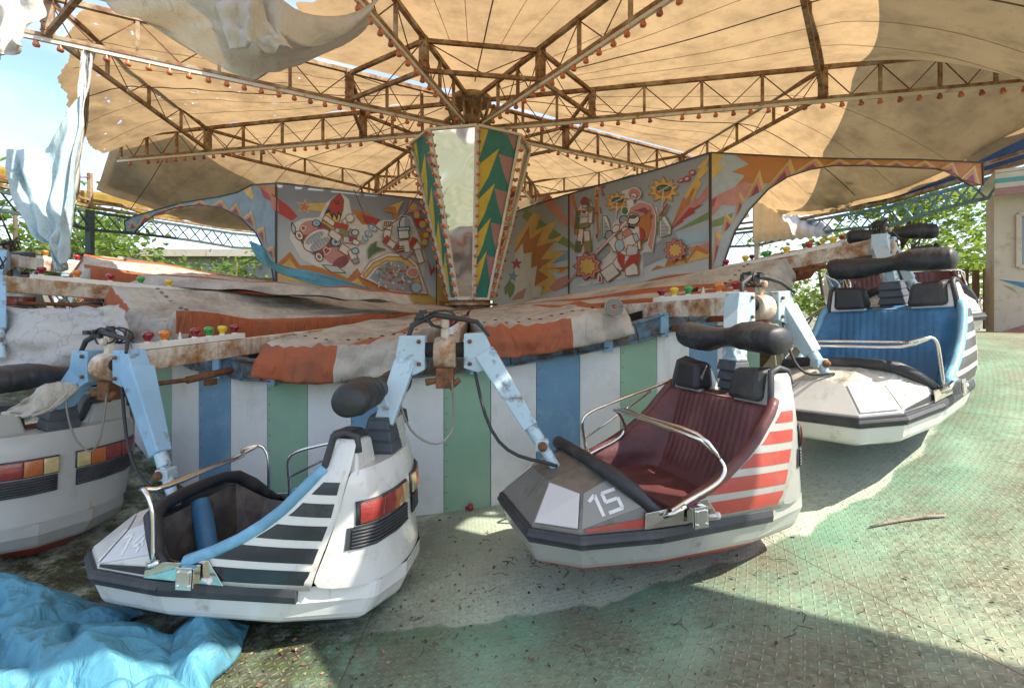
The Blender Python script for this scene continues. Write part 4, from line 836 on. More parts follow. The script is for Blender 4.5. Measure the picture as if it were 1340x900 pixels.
b=MB(); b.grid(lambda u,v:pol(10.45+.1*math.sin(u*30),lerp(76,112,u),lerp(4.34,5.5,v)+.1*math.sin(u*9)*v),50,8); tag(b.build('navy_tarpaulin',m_dblue,solid=.006),'dark navy tarpaulin bunched above the teal girder at right','tarpaulin')
b=MB(); b.grid(lambda u,v:pol(10.5+.08*math.sin(u*30),lerp(236,276,u),lerp(4.36,4.72,v)+.06*math.sin(u*19)),50,4); tag(b.build('yellow_tarpaulin',cloth('yellow_tarp',(.45,.30,.05),.4,(.75,.5,.1),stain=(.1,.1,.05)),solid=.006),'strip of yellowed sheeting above the dark girder at left','tarpaulin')
# ------------------------------------------------------------------ added unseen shade roof over the spot where the visitor stands
# ------------------------------------------------------------------ painted scenery boards
from mathutils.geometry import delaunay_2d_cdt
pc={}
def pcol(name,c):
    if name not in pc: pc[name]=paint('board_'+name,c)
    return pc[name]
PAL=dict(o=(.42,.15,.03),y=(.56,.36,.09),r=(.36,.035,.025),pk=(.46,.20,.16),w=(.56,.53,.48),g=(.16,.22,.07),b=(.17,.28,.36),k=(.02,.02,.025),gr=(.26,.27,.28),lg=(.44,.45,.45),br=(.26,.09,.03),mg=(.07,.13,.06),dp=(.22,.05,.06),lb=(.30,.42,.48),sk=(.50,.36,.24))
KEYS=list(PAL)
def boardmat(name,c1,c2,z0,z1):
    m=bpy.data.materials.new(name); m.use_nodes=True; nt=m.node_tree; b=nt.nodes['Principled BSDF']
    tc=nn(nt,'ShaderNodeTexCoord').outputs['Object']; sp=nn(nt,'ShaderNodeSeparateXYZ'); nt.links.new(tc,sp.inputs[0])
    mr=nn(nt,'ShaderNodeMapRange'); mr.inputs[1].default_value=z0; mr.inputs[2].default_value=z1; nt.links.new(math_(nt,'ADD',sp.outputs[2],math_(nt,'MULTIPLY',noise_mask(nt,1.2,.3,.7),.5)),mr.inputs[0])
    nt.links.new(mixc(nt,mr.outputs[0],c1,c2),b.inputs['Base Color']); b.inputs['Roughness'].default_value=.5; return m
bm_l=boardmat('airbrushed_board',(.46,.49,.48),(.19,.20,.22),2.3,4.0); bm_r=boardmat('airbrushed_board_right',(.46,.50,.50),(.25,.27,.28),2.2,4.2)
def star(cx,cy,r,r2,n=5,a=-90): return [(cx+(r if k%2==0 else r2)*math.cos(rad(a+k*180/n)),cy+(r if k%2==0 else r2)*math.sin(rad(a+k*180/n))) for k in range(2*n)]
def ell(cx,cy,a,b_,rot=0,n=18): c,s=math.cos(rad(rot)),math.sin(rad(rot)); return [(cx+a*math.cos(t)*c-b_*math.sin(t)*s,cy+a*math.cos(t)*s+b_*math.sin(t)*c) for t in [2*PI*k/n for k in range(n)]]
def qd(x0,y0,x1,y1,w,w2=None):
    d=math.hypot(x1-x0,y1-y0); nx,ny=-(y1-y0)/d,(x1-x0)/d; w2=w if w2 is None else w2
    return [(x0+nx*w/2,y0+ny*w/2),(x1+nx*w2/2,y1+ny*w2/2),(x1-nx*w2/2,y1-ny*w2/2),(x0-nx*w/2,y0-ny*w/2)]
class Board:
    def __init__(s,name,p0,p1,outline,base,parent):
        s.p=V(*p0,0); d=(V(*p1,0)-s.p).normalized(); s.n=V(d.y,-d.x,0); 
        if s.n.y>0: s.n=-s.n
        s.b=MB(); s.parent=parent; s.L=0; s.outline=outline
        o=MB(); poly=[hit(x,y,s.p,s.n) for x,y in outline]; s.poly=poly
        o.prism(poly,-s.n*.03); s.obj=o.build(name,base,parent)
        e=MB(); N=len(poly)
        for k in range(N): e.bar(poly[k]+s.n*.004,poly[(k+1)%N]+s.n*.004,.028,.02)
        e.build('edging',mat('board_edge',(.07,.05,.04),.7),s.obj)
    def add(s,col,pts,layer=None,out=None,ow=1.2):
        s.L+=1; ly=(layer if layer is not None else s.L)
        h=[hit(x,y,s.p,s.n)+s.n*(.0025+.0005*ly) for x,y in pts]
        s.b.add(h,[tuple(range(len(h)))],KEYS.index(col))
        if out:
            w_=ow*.5
            for k in range(len(pts)):
                a=pts[k];c=pts[(k+1)%len(pts)]
                if math.hypot(a[0]-c[0],a[1]-c[1])<.01: continue
                q=[hit(x,y,s.p,s.n)+s.n*(.0028+.0005*ly) for x,y in qd(*a,*c,ow)]; s.b.add(q,[(0,1,2,3)],KEYS.index(out))
    def done(s):
        s.b.build('painting',[pcol(k,PAL[k]) for k in KEYS],s.obj)
LB=thing('painted_backdrop','painted backdrop board left of the tower with rocket, grinning helmeted robot and ribbed arch wing','painted board',(-3,10.3,1.7),'painted backdrop boards')
def s4(l): return [(340+x/5.154,230+y/5.154) for x,y in l]
def s5(l): return [(660+x/4.286,190+y/4.286) for x,y in l]
L=Board('board_panel',(-4.5,9.5),(-1.72,11.2),[(362,239),(571,263),(571,412),(362,385)],bm_l,LB)
A=lambda c,l,**k: L.add(c,s4(l),**k)
A('w',[(215,330),(290,290),(400,280),(440,190),(540,110),(600,160),(620,260),(700,280),(760,330),(830,300),(900,300),(960,260),(1020,280),(1050,350),(1100,480),(1120,560),(1100,700),(1180,800),(900,780),(700,700),(600,660),(480,650),(360,600),(280,560),(200,420)])
A('r',[(80,120),(200,210),(255,275),(215,305),(120,250),(80,220)]); A('pk',[(70,125),(120,160),(130,245),(80,220)])
A('y',[(330,185),(445,185),(420,240),(320,230)]); A('o',star(1,1,1,1) and [(248,180),(295,190),(305,160),(318,200),(355,208),(325,220),(328,250),(300,232),(262,240),(280,208)],out='sk')
A('o',[(620,225),(720,250),(810,300),(780,330),(690,330),(650,280)]); A('r',[(690,262),(815,295),(760,360),(700,310)])
A('y',[(125,590),(205,515),(270,610),(350,600),(520,650),(600,690),(660,625),(690,680),(760,700),(800,760),(900,790),(1140,800),(1240,850),(1240,900),(120,700)]); A('o',[(125,585),(205,512),(270,605),(360,605),(520,660),(590,695),(655,622),(700,690),(780,700),(800,740),(900,770),(1000,790),(980,830),(800,790),(700,740),(660,690),(590,730),(480,690),(340,640),(260,640),(200,560),(130,620)])
# rocket
A('r',[(455,225),(480,170),(540,115),(565,165),(560,235),(545,260),(530,240),(520,280),(500,245),(488,275),(470,230)],out='mg'); A('y',[(450,230),(470,235),(488,280),(500,250),(520,285),(530,245),(545,265),(540,300),(500,370),(440,350),(415,320)],out='k')
A('k',ell(520,180,18,16)); A('r',ell(520,180,12,10)); A('k',ell(522,182,6,5))
A('k',[(455,225),(470,228),(488,270),(500,240),(518,282),(530,238),(548,262),(556,236),(550,275),(530,258),(520,305),(500,262),(488,297),(468,248),(440,260)])
# big grinning helmeted head
A('dp',ell(400,430,150,105,38),out='mg'); A('pk',ell(330,350,70,45,-20)); A('pk',ell(520,540,90,60,10)); A('dp',ell(545,585,62,36,-30))
A('lg',[(215,315),(240,350),(235,400),(215,370)],out='k'); A('lg',[(420,600),(520,610),(580,655),(480,650)],out='mg')
A('w',ell(385,435,102,66,-32),out='br'); A('gr',ell(368,420,72,27,-32)); A('gr',ell(402,460,76,27,-32))
for k in range(7):
    x=312+k*18; y=452-k*12; A('w',qd(x,y,x+14,y+28,3)); A('w',qd(x+26,y+38,x+42,y+68,3))
A('r',[(275,350),(290,335),(300,345),(312,342),(305,362),(290,378)],out='w'); A('r',[(425,500),(445,480),(458,495),(478,492),(468,515),(445,535)],out='w')
for e in ((265,405),(398,548)): A('w',ell(*e,32,24,60),out='k'); A('o',ell(*e,17,12,60)); A('br',ell(*e,8,8))
A('lb',ell(380,322,26,22),out='k'); A('b',ell(380,322,12,10)); A('lb',ell(510,448,32,28),out='k'); A('b',ell(510,448,16,13)); A('k',ell(510,448,7,6))
for (x0,y0,x1,y1,w_,c) in ((430,280,500,330,34,'w'),(500,330,590,350,34,'r'),(560,320,610,280,34,'w'),(470,380,540,430,46,'w'),(540,370,600,400,40,'g'),(560,430,640,440,42,'lg'),(540,480,600,520,50,'w'),(600,430,650,420,34,'dp'),(610,500,640,570,46,'w'),(640,560,650,590,40,'gr'),(625,440,665,460,30,'w'),(600,380,655,400,44,'gr')): A(c,qd(x0,y0,x1,y1,w_),out='br')
A('w',ell(605,288,28,28),out='br'); A('lg',ell(640,385,24,20),out='k'); A('lb',ell(640,508,24,20),out='k')
for (x,y,r_) in ((760,352,38),(730,392,30),(708,424,25),(690,448,18)): A('b',ell(x,y,r_,r_*.62,35)); A('w',ell(x,y,r_*.6,r_*.34,35)); A('r',ell(x,y,r_*.25,r_*.15,35))
A('mg',[(730,560),(725,500),(745,465),(785,445),(780,480),(845,498),(790,515),(760,530)],out='g')
A('o',[(830,240),(880,200),(965,172),(930,230),(925,290),(905,295),(890,250)]); A('y',[(850,215),(965,170),(935,225),(920,255),(915,215),(880,208)])
A('pk',[(985,255),(1005,160),(1100,230),(1065,240),(1075,290),(1040,300),(1030,245)]); A('r',[(1035,290),(1110,290),(1110,345),(1060,350)]); A('o',[(1070,375),(1140,380),(1130,420),(1080,485),(1110,485),(1075,410)]); 
for e in ((1032,215,22),(1053,265,20),(1093,330,24),(1117,403,18),(1108,450,20)): A('y',ell(*e[:2],e[2],e[2]))
# second figure: waving robot in a ship
A('w',[(670,680),(740,580),(860,520),(980,530),(1060,600),(1130,800),(900,790),(760,720)],out='o'); A('y',[(690,670),(760,590),(860,545),(970,550),(1040,610),(1085,730),(1050,790),(1020,640),(940,580),(850,575),(770,620),(710,690)],out='br')
A('gr',[(735,690),(790,620),(870,575),(960,580),(1020,640),(1060,790),(860,770)])
rn=random.Random(4)
for k in range(90): A(rn.choice(['w','r','pk','w','o','b','g']),ell(rn.uniform(780,1010),rn.uniform(620,765) if k%3 else rn.uniform(590,700),rn.uniform(6,15),rn.uniform(4,9),rn.uniform(0,90),8))
for (x0,y0,x1,y1,w_,c) in ((855,370,845,425,46,'w'),(830,430,915,490,44,'w'),(835,425,860,445,48,'r'),(900,480,930,500,40,'dp'),(940,480,1000,540,80,'gr'),(960,440,970,520,70,'w'),(1020,440,1065,510,48,'w'),(1010,440,1040,460,54,'r'),(1050,500,1080,590,44,'w'),(860,335,850,365,54,'w')): A(c,qd(x0,y0,x1,y1,w_),out='br')
for k in range(4): A('w',qd(835+k*14,315,838+k*13,345,10),out='br')
A('lg',ell(965,330,34,50),out='k'); A('gr',ell(985,320,22,34)); A('w',qd(925,400,995,395,60),out='k'); A('lb',qd(920,365,1000,360,22),out='k'); A('k',qd(925,500,965,495,40)); A('y',qd(928,490,965,486,6)); A('y',qd(928,505,965,501,6))
A('r',[(1120,560),(1150,640),(1165,600),(1168,640),(1140,680),(1130,620)]); A('y',[(1190,670),(1260,700),(1310,800),(1240,850)])
A('lb',ell(1045,755,34,34),out='o'); A('pk',ell(1020,655,40,34),out='w')
L.done()
pl0=hit(362,300,L.p,L.n); LW=Board('arch_wing',(-4.5,9.52),(-10.1,13.0),[(361,240),(330,242),(310,252),(285,258),(240,265),(200,276),(172,284),(163,290),(165,303),(177,303),(190,290),(205,280),(230,272),(262,268),(290,272),(315,285),(335,305),(350,335),(356,352),(361,380)],pcol('grey_blue',(.20,.27,.31)),LB)
B_=LW.add
B_('o',[(361,243),(361,262),(335,243)]); B_('r',[(340,244),(361,262),(361,268),(345,258)]); B_('y',[(318,250),(328,244),(333,256),(330,262)])
zz_=[(168,300),(172,288),(180,296),(190,280),(200,284),(214,273),(224,276),(236,266),(247,271),(262,261),(275,270),(290,261),(300,275),(310,266),(318,285),(330,276),(336,300),(346,296),(349,325),(358,322),(361,345)]
for off,c in ((0,'y'),(2.2,'pk'),(4.4,'dp')):
    for k in range(1,len(zz_)-1,2):
        a,m_,c2=zz_[k-1],zz_[k],zz_[k+1]; cx=(a[0]+c2[0])/2; cy=(a[1]+c2[1])/2; f=1-off/9.; g=lambda p:(cx+(p[0]-cx)*f,cy+(p[1]-cy)*f)
        B_(c,[g(a),g(m_),g(c2),(cx+(c2[0]-cx)*f*.4,cy+.5)])
LW.done()
LI=Board('inner_board',(-1.72,11.2),(-.3,12.0),[(571,263),(612,268),(612,412),(571,412)],bm_l,LB)
LI.add('y',[(571,355),(590,370),(600,395),(600,410),(571,395)]); LI.add('o',[(571,392),(612,402),(612,410),(571,408)]); LI.add('lb',[(571,300),(590,330),(571,345)]); LI.done()
RB_=thing('painted_backdrop','painted backdrop board right of the tower with sword-bearing robots, sunburst and ribbed arch wing','painted board',(2.2,9,1.8),'painted backdrop boards')
R_=Board('board_panel',(1.37,10.46),(3.07,7.67),[(745,254),(800,238),(860,222),(929,200),(929,400),(745,405)],bm_r,RB_)
A=lambda c,l,**k: R_.add(c,s5(l),**k)
A('pk',[(365,300),(375,300),(400,480),(365,440)]) 
A('g',[(365,530),(405,570),(405,600),(365,570)]); A('o',[(365,270),(385,265),(415,370),(405,385)])
A('y',[(508,225),(528,225),(530,500),(522,520)]); A('o',[(508,300),(525,300),(532,500),(522,510)]); A('r',[(512,500),(548,488),(552,520),(515,525)])
A('y',[(1165,45),(1130,120),(1155,130),(1090,200),(1110,210),(1060,310),(1010,290),(1100,130),(1080,130)]); A('o',[(1060,240),(1070,250),(1035,330),(1045,320),(985,390),(935,465),(985,340),(1005,290),(1020,310)])
A('pk',[(1155,205),(1155,285),(1050,370),(1010,390),(935,470),(1000,370),(1070,300),(1090,300)]); A('r',[(1120,330),(1060,372),(1075,375),(1000,420),(1010,425),(932,475),(985,415),(1040,350),(1060,352)])
A('g',[(1155,370),(1155,410),(940,492)]); A('lb',[(1155,470),(1155,540),(1000,560),(960,500)]); A('pk',[(1155,545),(1155,600),(1050,600),(1020,580)])
A('y',[(1155,600),(1080,560),(1030,640),(985,580),(960,650),(930,640),(900,690),(1150,630)]); A('o',[(1155,600),(1080,560),(1030,640),(985,580),(950,655),(920,635),(900,685),(860,675),(820,705),(960,670),(990,610),(1020,665),(1080,590),(1140,615)])
A('gr',[(520,580),(600,540),(780,600),(960,490),(978,530),(920,620),(790,680),(560,700),(530,650)]); A('lg',[(600,560),(760,620),(900,520),(850,500),(700,540)]); A('gr',[(550,400),(590,510),(560,515),(520,545)])
A('w',[(445,300),(475,290),(500,350),(505,380),(490,600),(420,640),(400,500),(415,370)]); A('w',[(570,520),(620,430),(700,370),(660,260),(740,235),(775,260),(770,310),(860,350),(870,420),(840,600),(780,600),(780,730),(560,770),(400,800),(600,600),(590,560)])
for cx,cy,r_ in ((635,320,70),(895,255,90)): A('y',s:=None or [( cx+(r_ if k%2 else r_*.62)*math.cos(k*PI/10),cy+(r_*.85 if k%2 else r_*.5)*math.sin(k*PI/10)) for k in range(20)],out='o'); A('o',ell(cx,cy,r_*.5,r_*.38)); A('mg',ell(cx+5,cy-12,r_*.45,r_*.18),out='k'); A('lg',qd(cx,cy,cx-10,cy+140,7)); A('lg',qd(cx-30,cy+10,cx+60,cy-40,6))
A('r',qd(520,250,525,285,6)); A('r',ell(522,286,9,7)); A('r',qd(545,245,560,275,5)); A('r',ell(557,278,8,7)); A('r',qd(545,240,568,228,8)); A('r',ell(520,382,8,6)); A('r',qd(540,350,548,385,6))
for (x,y,a,b_) in ((1058,155,20,16),(1028,190,22,16),(995,200,22,10)): A('r',ell(x,y,a,b_,-25)); A('lg',ell(x,y,a*.5,b_*.45,-25))
for cx,s_ in ((575,.8),(905,1.25)):
    A('w',[(cx-22*s_,400+70),(cx-22*s_,395),(cx+5,400),(cx+30*s_,460),(cx+28*s_,500),(cx-20*s_,520)],out='g'); A('gr',[(cx-16*s_,470),(cx-14*s_,410),(cx+22*s_,465),(cx+20*s_,500),(cx-14*s_,515)])
    for k in range(18): A('w',ell(cx-10*s_+(k%4)*9*s_,430+(k//4)*20,3,3,0,6))
A('r',qd(925,330,880,400,10)) ; A('g',qd(930,345,870,440,8))
# slim green-white figure
for (x0,y0,x1,y1,w_,c) in ((460,370,455,450,62,'w'),(425,370,415,470,24,'mg'),(495,355,490,440,24,'w'),(500,350,480,370,26,'g'),(440,470,430,560,32,'w'),(470,480,480,600,34,'w'),(455,440,460,465,56,'g'),(425,540,420,600,28,'mg'),(478,540,484,600,28,'g'),(415,470,415,500,22,'o')): A(c,qd(x0,y0,x1,y1,w_),out='br')
A('dp',ell(463,320,24,26),out='br'); A('lb',ell(462,345,16,10),out='br'); A('r',qd(446,375,466,380,14)); A('w',qd(430,400,480,400,10),out='g')
# rear figure
A('pk',ell(740,275,36,34),out='w'); A('w',ell(738,290,18,22),out='br'); A('r',qd(725,290,750,296,6)); A('w',qd(700,340,740,330,60),out='gr'); A('mg',ell(688,370,20,24),out='w')
# large kneeling swordsman with flame hair
A('pk',[(700,400),(720,350),(780,318),(840,340),(862,400),(860,480),(840,600),(815,560),(830,480),(790,420),(740,400)],out='w'); A('dp',[(740,370),(800,350),(850,400),(840,420),(790,380)])
A('o',[(770,410),(810,390),(830,360),(835,450),(820,520),(780,550),(745,470)],out='br'); A('r',ell(775,505,26,38),out='k')
for (x0,y0,x1,y1,w_,c) in ((720,460,730,590,100,'w'),(690,480,720,520,50,'pk'),(760,560,640,590,62,'w'),(610,520,650,590,52,'w'),(750,520,680,560,56,'w'),(700,600,640,690,64,'w'),(640,690,570,740,70,'w'),(720,650,730,730,72,'w'),(700,590,760,600,60,'lg'),(680,430,690,460,40,'lg')): A(c,qd(x0,y0,x1,y1,w_),out='br')
A('r',[(650,600),(690,620),(680,690),(720,620),(775,610),(760,680),(740,660),(680,700),(650,650)],out='br'); A('lb',ell(660,565,26,34),out='br'); A('lb',qd(745,500,760,540,26),out='br')
A('w',ell(735,415,36,32),out='k'); A('mg',[(712,400),(740,392),(760,400),(742,412),(716,412)],out='k'); A('k',qd(710,460,745,465,14)); A('gr',ell(685,420,26,22),out='k'); A('gr',ell(600,505,20,26,30),out='k')
A('w',qd(700,430,345,792,14,3),out='pk'); A('w',ell(640,470,18,26,40),out='br')
A('r',[(545,720),(560,740),(560,770),(540,770)],out='w')
for (cx,cy,r1,r2,n) in ((480,680,82,58,9),(975,590,68,46,9)): A('pk',[(cx+(r1 if k%2 else r2)*math.cos(k*PI/n),cy+(r1 if k%2 else r2)*math.sin(k*PI/n)) for k in range(2*n)],out='dp'); A('y',[(cx+(r1 if k%2 else r2)*.68*math.cos(k*PI/n),cy+(r1 if k%2 else r2)*.68*math.sin(k*PI/n)) for k in range(2*n)],out='r')
R_.done()
R2_=Board('burst_board',(1.35,10.5),(.1,12.4),[(645,285),(672,278),(700,268),(744,254),(744,405),(645,412)],bm_r,RB_)
A=lambda c,l,**k: R2_.add(c,s5(l),**k)
A('pk',[(170,275),(250,270),(358,420),(358,470)]); A('w',[(140,320),(160,300),(170,330),(150,335)]); A('w',qd(155,355,230,285,5)); A('w',qd(150,335,215,290,5))
A('g',[(100,400),(120,360),(358,530),(358,575),(200,500)]); A('b',[(200,600),(358,590),(358,640),(260,670)])
A('y',[(60,540),(150,400),(170,375),(180,390),(210,380),(175,480),(300,420),(235,540),(325,505),(350,490),(300,545),(285,535),(250,590),(345,600),(270,660),(300,700),(358,690),(330,720),(250,700),(330,800),(200,840),(60,870)])
A('o',[(60,590),(140,455),(145,530),(215,480),(180,570),(280,540),(205,640),(270,640),(190,700),(250,740),(160,800),(230,790),(180,860),(60,880)]); A('w',[(60,610),(105,548),(108,610),(155,600),(150,690),(185,675),(170,790),(215,795),(200,850),(60,890)])
A('o',[(250,690),(358,680),(358,690),(300,720),(320,700)]); A('pk',[(250,800),(300,750),(358,725),(358,790),(280,820)])
A('r',star(70,665,36,15)); A('b',star(50,735,34,14,5,-80)); A('g',[(0,800),(30,755),(60,790),(50,830),(30,860),(20,820),(5,840)]); A('pk',[(40,870),(70,830),(125,800),(110,860)])
R2_.done()
RW=Board('arch_wing',(3.07,7.66),(7.7,8.14),[(930,200),(985,203),(1040,206),(1100,208),(1200,209),(1285,213),(1286,242),(1270,243),(1258,236),(1245,226),(1225,221),(1180,219),(1130,217),(1090,217),(1060,222),(1030,232),(1005,248),(980,275),(962,302),(950,335),(942,360),(930,370)],pcol('wing_grey',(.34,.37,.38)),RB_)
B_=RW.add
B_('o',[(962,203),(1100,209),(1200,210),(1285,214),(1285,242),(1270,242),(1245,224),(1180,217),(1090,215),(1040,225),(1005,240),(985,240),(960,247),(975,230),(958,225),(980,215)]); B_('y',[(930,200),(948,202),(938,218),(950,215),(930,238)])
B_('pk',[(930,260),(950,250),(975,238),(990,246),(960,270),(945,268),(930,285)]); B_('g',[(930,290),(960,278),(955,292),(930,298)]); B_('r',[(930,262),(938,258),(934,270),(930,272)])
zr=[(930,360),(937,300),(944,308),(949,278),(960,290),(968,250),(974,262),(994,222),(1000,248),(1034,208),(1040,225),(1068,206),(1078,218),(1098,208),(1116,217),(1136,208),(1154,218),(1172,210),(1192,219),(1210,210),(1228,222),(1246,212),(1256,234),(1275,216),(1282,242)]
for f,c in ((1,'y'),(.72,'pk'),(.42,'dp')):
    for k in range(1,len(zr)-1,2):
        a,m_,c2=zr[k-1],zr[k],zr[k+1]; cx=(a[0]+c2[0])/2; cy=(a[1]+c2[1])/2; g=lambda p:(cx+(p[0]-cx)*f,cy+(p[1]-cy)*f)
        B_(c,[g(a),g(m_),g(c2),(cx,cy+.3)])
RW.done()
# ------------------------------------------------------------------ hanging and lying cloths
def sheet(name,label,rows,mats,Yrow,seed,amp=.04,sub=2,group=None,mf=None,thick=.006,fr=4,cat='tarpaulin',nu=44,nv=34):
    """rows: picture-traced outline rows, each a list of points with their distance"""
    R=[[P(*p) for p in r] for r in rows]
    def cr(p,t):
        n=len(p)-1; x=t*n; i=min(int(x),n-1); s=x-i; p0=p[max(i-1,0)];p1=p[i];p2=p[i+1];p3=p[min(i+2,n)]
        return .5*((2*p1)+(p2-p0)*s+(2*p0-5*p1+4*p2-p3)*s*s+(3*p1-p0-3*p2+p3)*s**3)
    def f(u,v):
        q=cr([cr(r,u) for r in R],v); w_=math.sin(u*fr*6.28+2.5*noise.noise(V(u*2,v*2,seed)))
        q=q+V(0,1,0)*amp*(w_*.6+noise.noise(V(u*5,v*5,seed+3))*1.4)+V(0,0,1)*amp*.4*noise.noise(V(u*9,v*4,seed+6))
        return q
    b=MB(); b.grid(f,nu,nv,mf=mf); o=b.build(name,mats,solid=thick); tag(o,label,cat,group); return o
sheet('hanging_drape','pale blue torn drape hanging to a point at far left',[[(2,192,6.3),(30,196,6.5),(70,185,6.6),(100,128,6.7),(110,62,6.8)],[(8,225,6.2),(36,222,6.4),(70,215,6.5),(98,180,6.6),(106,130,6.7)],[(25,275,6.2),(45,270,6.3),(68,265,6.4),(90,240,6.5),(104,190,6.6)],[(45,312,6.2),(58,305,6.3),(72,300,6.35),(86,290,6.4),(96,260,6.5)],[(68,322,6.2),(72,322,6.3),(77,328,6.35),(82,318,6.4),(88,310,6.4)],[(77,352,6.3),(78,354,6.3),(80,355,6.3),(82,352,6.3),(84,345,6.3)]],m_drape,0,1,.10,fr=3)
sheet('hanging_drape','white torn flap at the top left corner of the picture',[[(-60,-30,5.4),(0,-30,5.5),(50,-20,5.6)],[(-60,20,5.3),(0,15,5.5),(52,20,5.6)],[(-60,52,5.3),(-5,60,5.4),(36,38,5.5)],[(-60,60,5.3),(-5,74,5.4),(30,62,5.4)]],m_canw,0,2,.09,fr=3)
sheet('folded_roof_cloth','long white torn roof cloth rolled over and hanging at upper left',[[(120,-40,5.6),(200,-60,5.3),(280,-60,5.0),(330,-40,5.0),(400,20,5.2),(500,-12,5.5)],[(140,8,5.6),(210,0,5.3),(290,-10,5.0),(350,20,5.0),(410,52,5.2),(488,18,5.5)],[(180,22,5.7),(240,30,5.5),(300,40,5.2),(350,55,5.1),(405,62,5.3),(484,22,5.6)],[(215,45,5.8),(260,62,5.7),(300,66,5.5),(345,74,5.4),(400,76,5.5),(482,30,5.7)],[(262,72,5.9),(290,88,5.8),(315,100,5.7),(350,92,5.7),(398,86,5.7),(480,36,5.8)]],m_canw,0,3,.10,fr=2.5)
sheet('folded_roof_cloth','crumpled brim of white cloth folded back beside the overhead truss',[[(282,-8,4.9),(330,-20,4.9),(350,28,4.9),(372,48,4.95)],[(290,30,4.85),(320,25,4.8),(345,45,4.8),(378,58,4.9)],[(300,66,4.85),(325,58,4.8),(350,66,4.8),(384,66,4.9)]],m_canw,0,8,.07,fr=2,nu=30,nv=14)
sheet('tattered_cloth','loose shredded cloth strip hanging at left beside the blue drape',[[(108,60,7.1),(118,62,7.2),(124,66,7.2)],[(104,130,7.0),(113,120,7.1),(116,110,7.1)],[(98,215,6.9),(104,200,7),(108,180,7)],[(84,330,6.7),(92,290,6.8),(99,240,6.9)]],m_canw,0,4,.06,nu=12)
sheet('veined_cover','grey veined vinyl cover draped over car 13 and the left arm',[[(-60,402,4.9),(0,402,4.8),(80,403,4.7),(130,402,4.6),(157,398,4.6)],[(-60,425,4.6),(0,425,4.6),(80,422,4.5),(132,420,4.5),(162,410,4.5)],[(-60,460,4.5),(0,462,4.45),(80,456,4.4),(135,450,4.4),(170,440,4.4)],[(-60,494,4.4),(0,497,4.4),(60,497,4.35),(130,492,4.35),(185,488,4.35)]],m_marble,0,5,.07,fr=2)
sheet('loose_cloth','grey cream cloth flap lying over the roll cushion of car 13',[[(60,502,3.25),(85,500,3.2),(105,506,3.2)],[(30,525,3.2),(58,535,3.15),(80,530,3.15)],[(0,540,3.2),(25,545,3.1),(45,545,3.1)]],m_cream,0,6,.03,nu=16,nv=12)
sheet('blue_tarp_strip','bright blue tarpaulin strip stretched below the left painted board',[[(326,316,7.6),(345,323,7.7),(362,345,8.0),(420,358,8.4),(500,382,8.9)],[(330,326,7.6),(348,342,7.7),(364,352,8.0),(420,366,8.4),(500,384,8.9)],[(338,340,7.6),(356,352,7.7),(372,360,8.0),(420,374,8.4),(500,386,8.9)]],m_btarp,0,7,.03,nu=40,nv=8)
def lump(name,label,seed,pl,hgt,mats,group=None):
    """heaped tarpaulin on the plate: pl = outline corners in plan"""
    a,b_,c,d=[V(*p,0) for p in pl]
    def f(u,v):
        uu=u+.06*noise.noise(V(v*3,seed,u)); q=a.lerp(b_,uu).lerp(d.lerp(c,uu),v+.05*noise.noise(V(u*3,seed,0)))
        e=min(1,4*min(u,1-u))*min(1,4*min(v,1-v)); e=e**.6
        w1=abs(noise.noise(V(q.x*1.5+.5*q.y,q.y*1.2,seed))); w2=abs(noise.noise(V(q.x*2.6+3,q.y*3.4,seed+4))); w3=abs(noise.noise(V(q.x*6,q.y*6,seed+7)))
        h=hgt*(.55+.45*noise.noise(V(q.x*1.2,q.y*1.2,seed+2))) +.30*hgt*(1-min(1,w1*3.2))-.30*hgt*(1-min(1,w2*3.5))+.05*hgt*(1-min(1,w3*4))
        q.x+=.08*noise.noise(V(q.y*6,q.x*5,seed)); return V(q.x,q.y,fxy(q.x,q.y)+.012+max(.0,h*e)+.004)
    b=MB(); b.grid(f,150,130); o=b.build(name,mats,solid=.004); tag(o,label,'tarpaulin',group); return o
lump('blue_tarpaulin','large crumpled sky blue tarpaulin heaped on the floor at bottom left',11,[(-2.8,1.7),(-1.48,1.8),(-1.72,2.85),(-3.1,3.0)],.30,m_btarp,'blue tarpaulins on the floor')
lump('blue_tarpaulin','roll of sky blue tarpaulin running from the left edge under car 14',21,[(-4.0,2.75),(-2.4,2.7),(-2.25,3.1),(-4.1,3.5)],.26,m_btarp,'blue tarpaulins on the floor')
lump('blue_tarpaulin','bunched end of blue tarpaulin standing upright below the hull of car 14',31,[(-1.90,2.1),(-1.45,2.15),(-1.55,2.95),(-1.92,2.95)],.24,m_btarp,'blue tarpaulins on the floor')
# ------------------------------------------------------------------ booth, fences, buildings, trees
BX=MB; bo=thing('ticket_booth','peeling cream booth with window, painted ribbon and striped roof edge at right','booth',(8.9,8.6,fz(80)))
ax=(V(.80,-.60,0).normalized(),V(.60,.80,0).normalized(),V(0,0,1))
m_booth=mat('peeling_cream_wall',(.56,.50,.42),.6,0,.08,3,dirt=(.34,.27,.20),dm=(.55,.75),ds=4,bump=.2,streak=((.36,.20,.10),6,.62,.72))
o0=hit(1301,428,V(0,8.7,0),V(0,1,0)); z0=fz(75)-.05
def bp(u,z,o=0): return V(o0.x,o0.y,0)+ax[0]*u-ax[1]*o+V(0,0,z0+z)
b=MB(); W_=3.0; wx0,wx1,wz0,wz1=.30,1.5,1.15,2.05
for (u0,u1,a,c) in ((0,W_,0,wz0),(0,W_,wz1,2.45),(0,wx0,wz0,wz1),(wx1,W_,wz0,wz1)): b.prism([bp(u0,a),bp(u1,a),bp(u1,c),bp(u0,c)],ax[1]*.06)
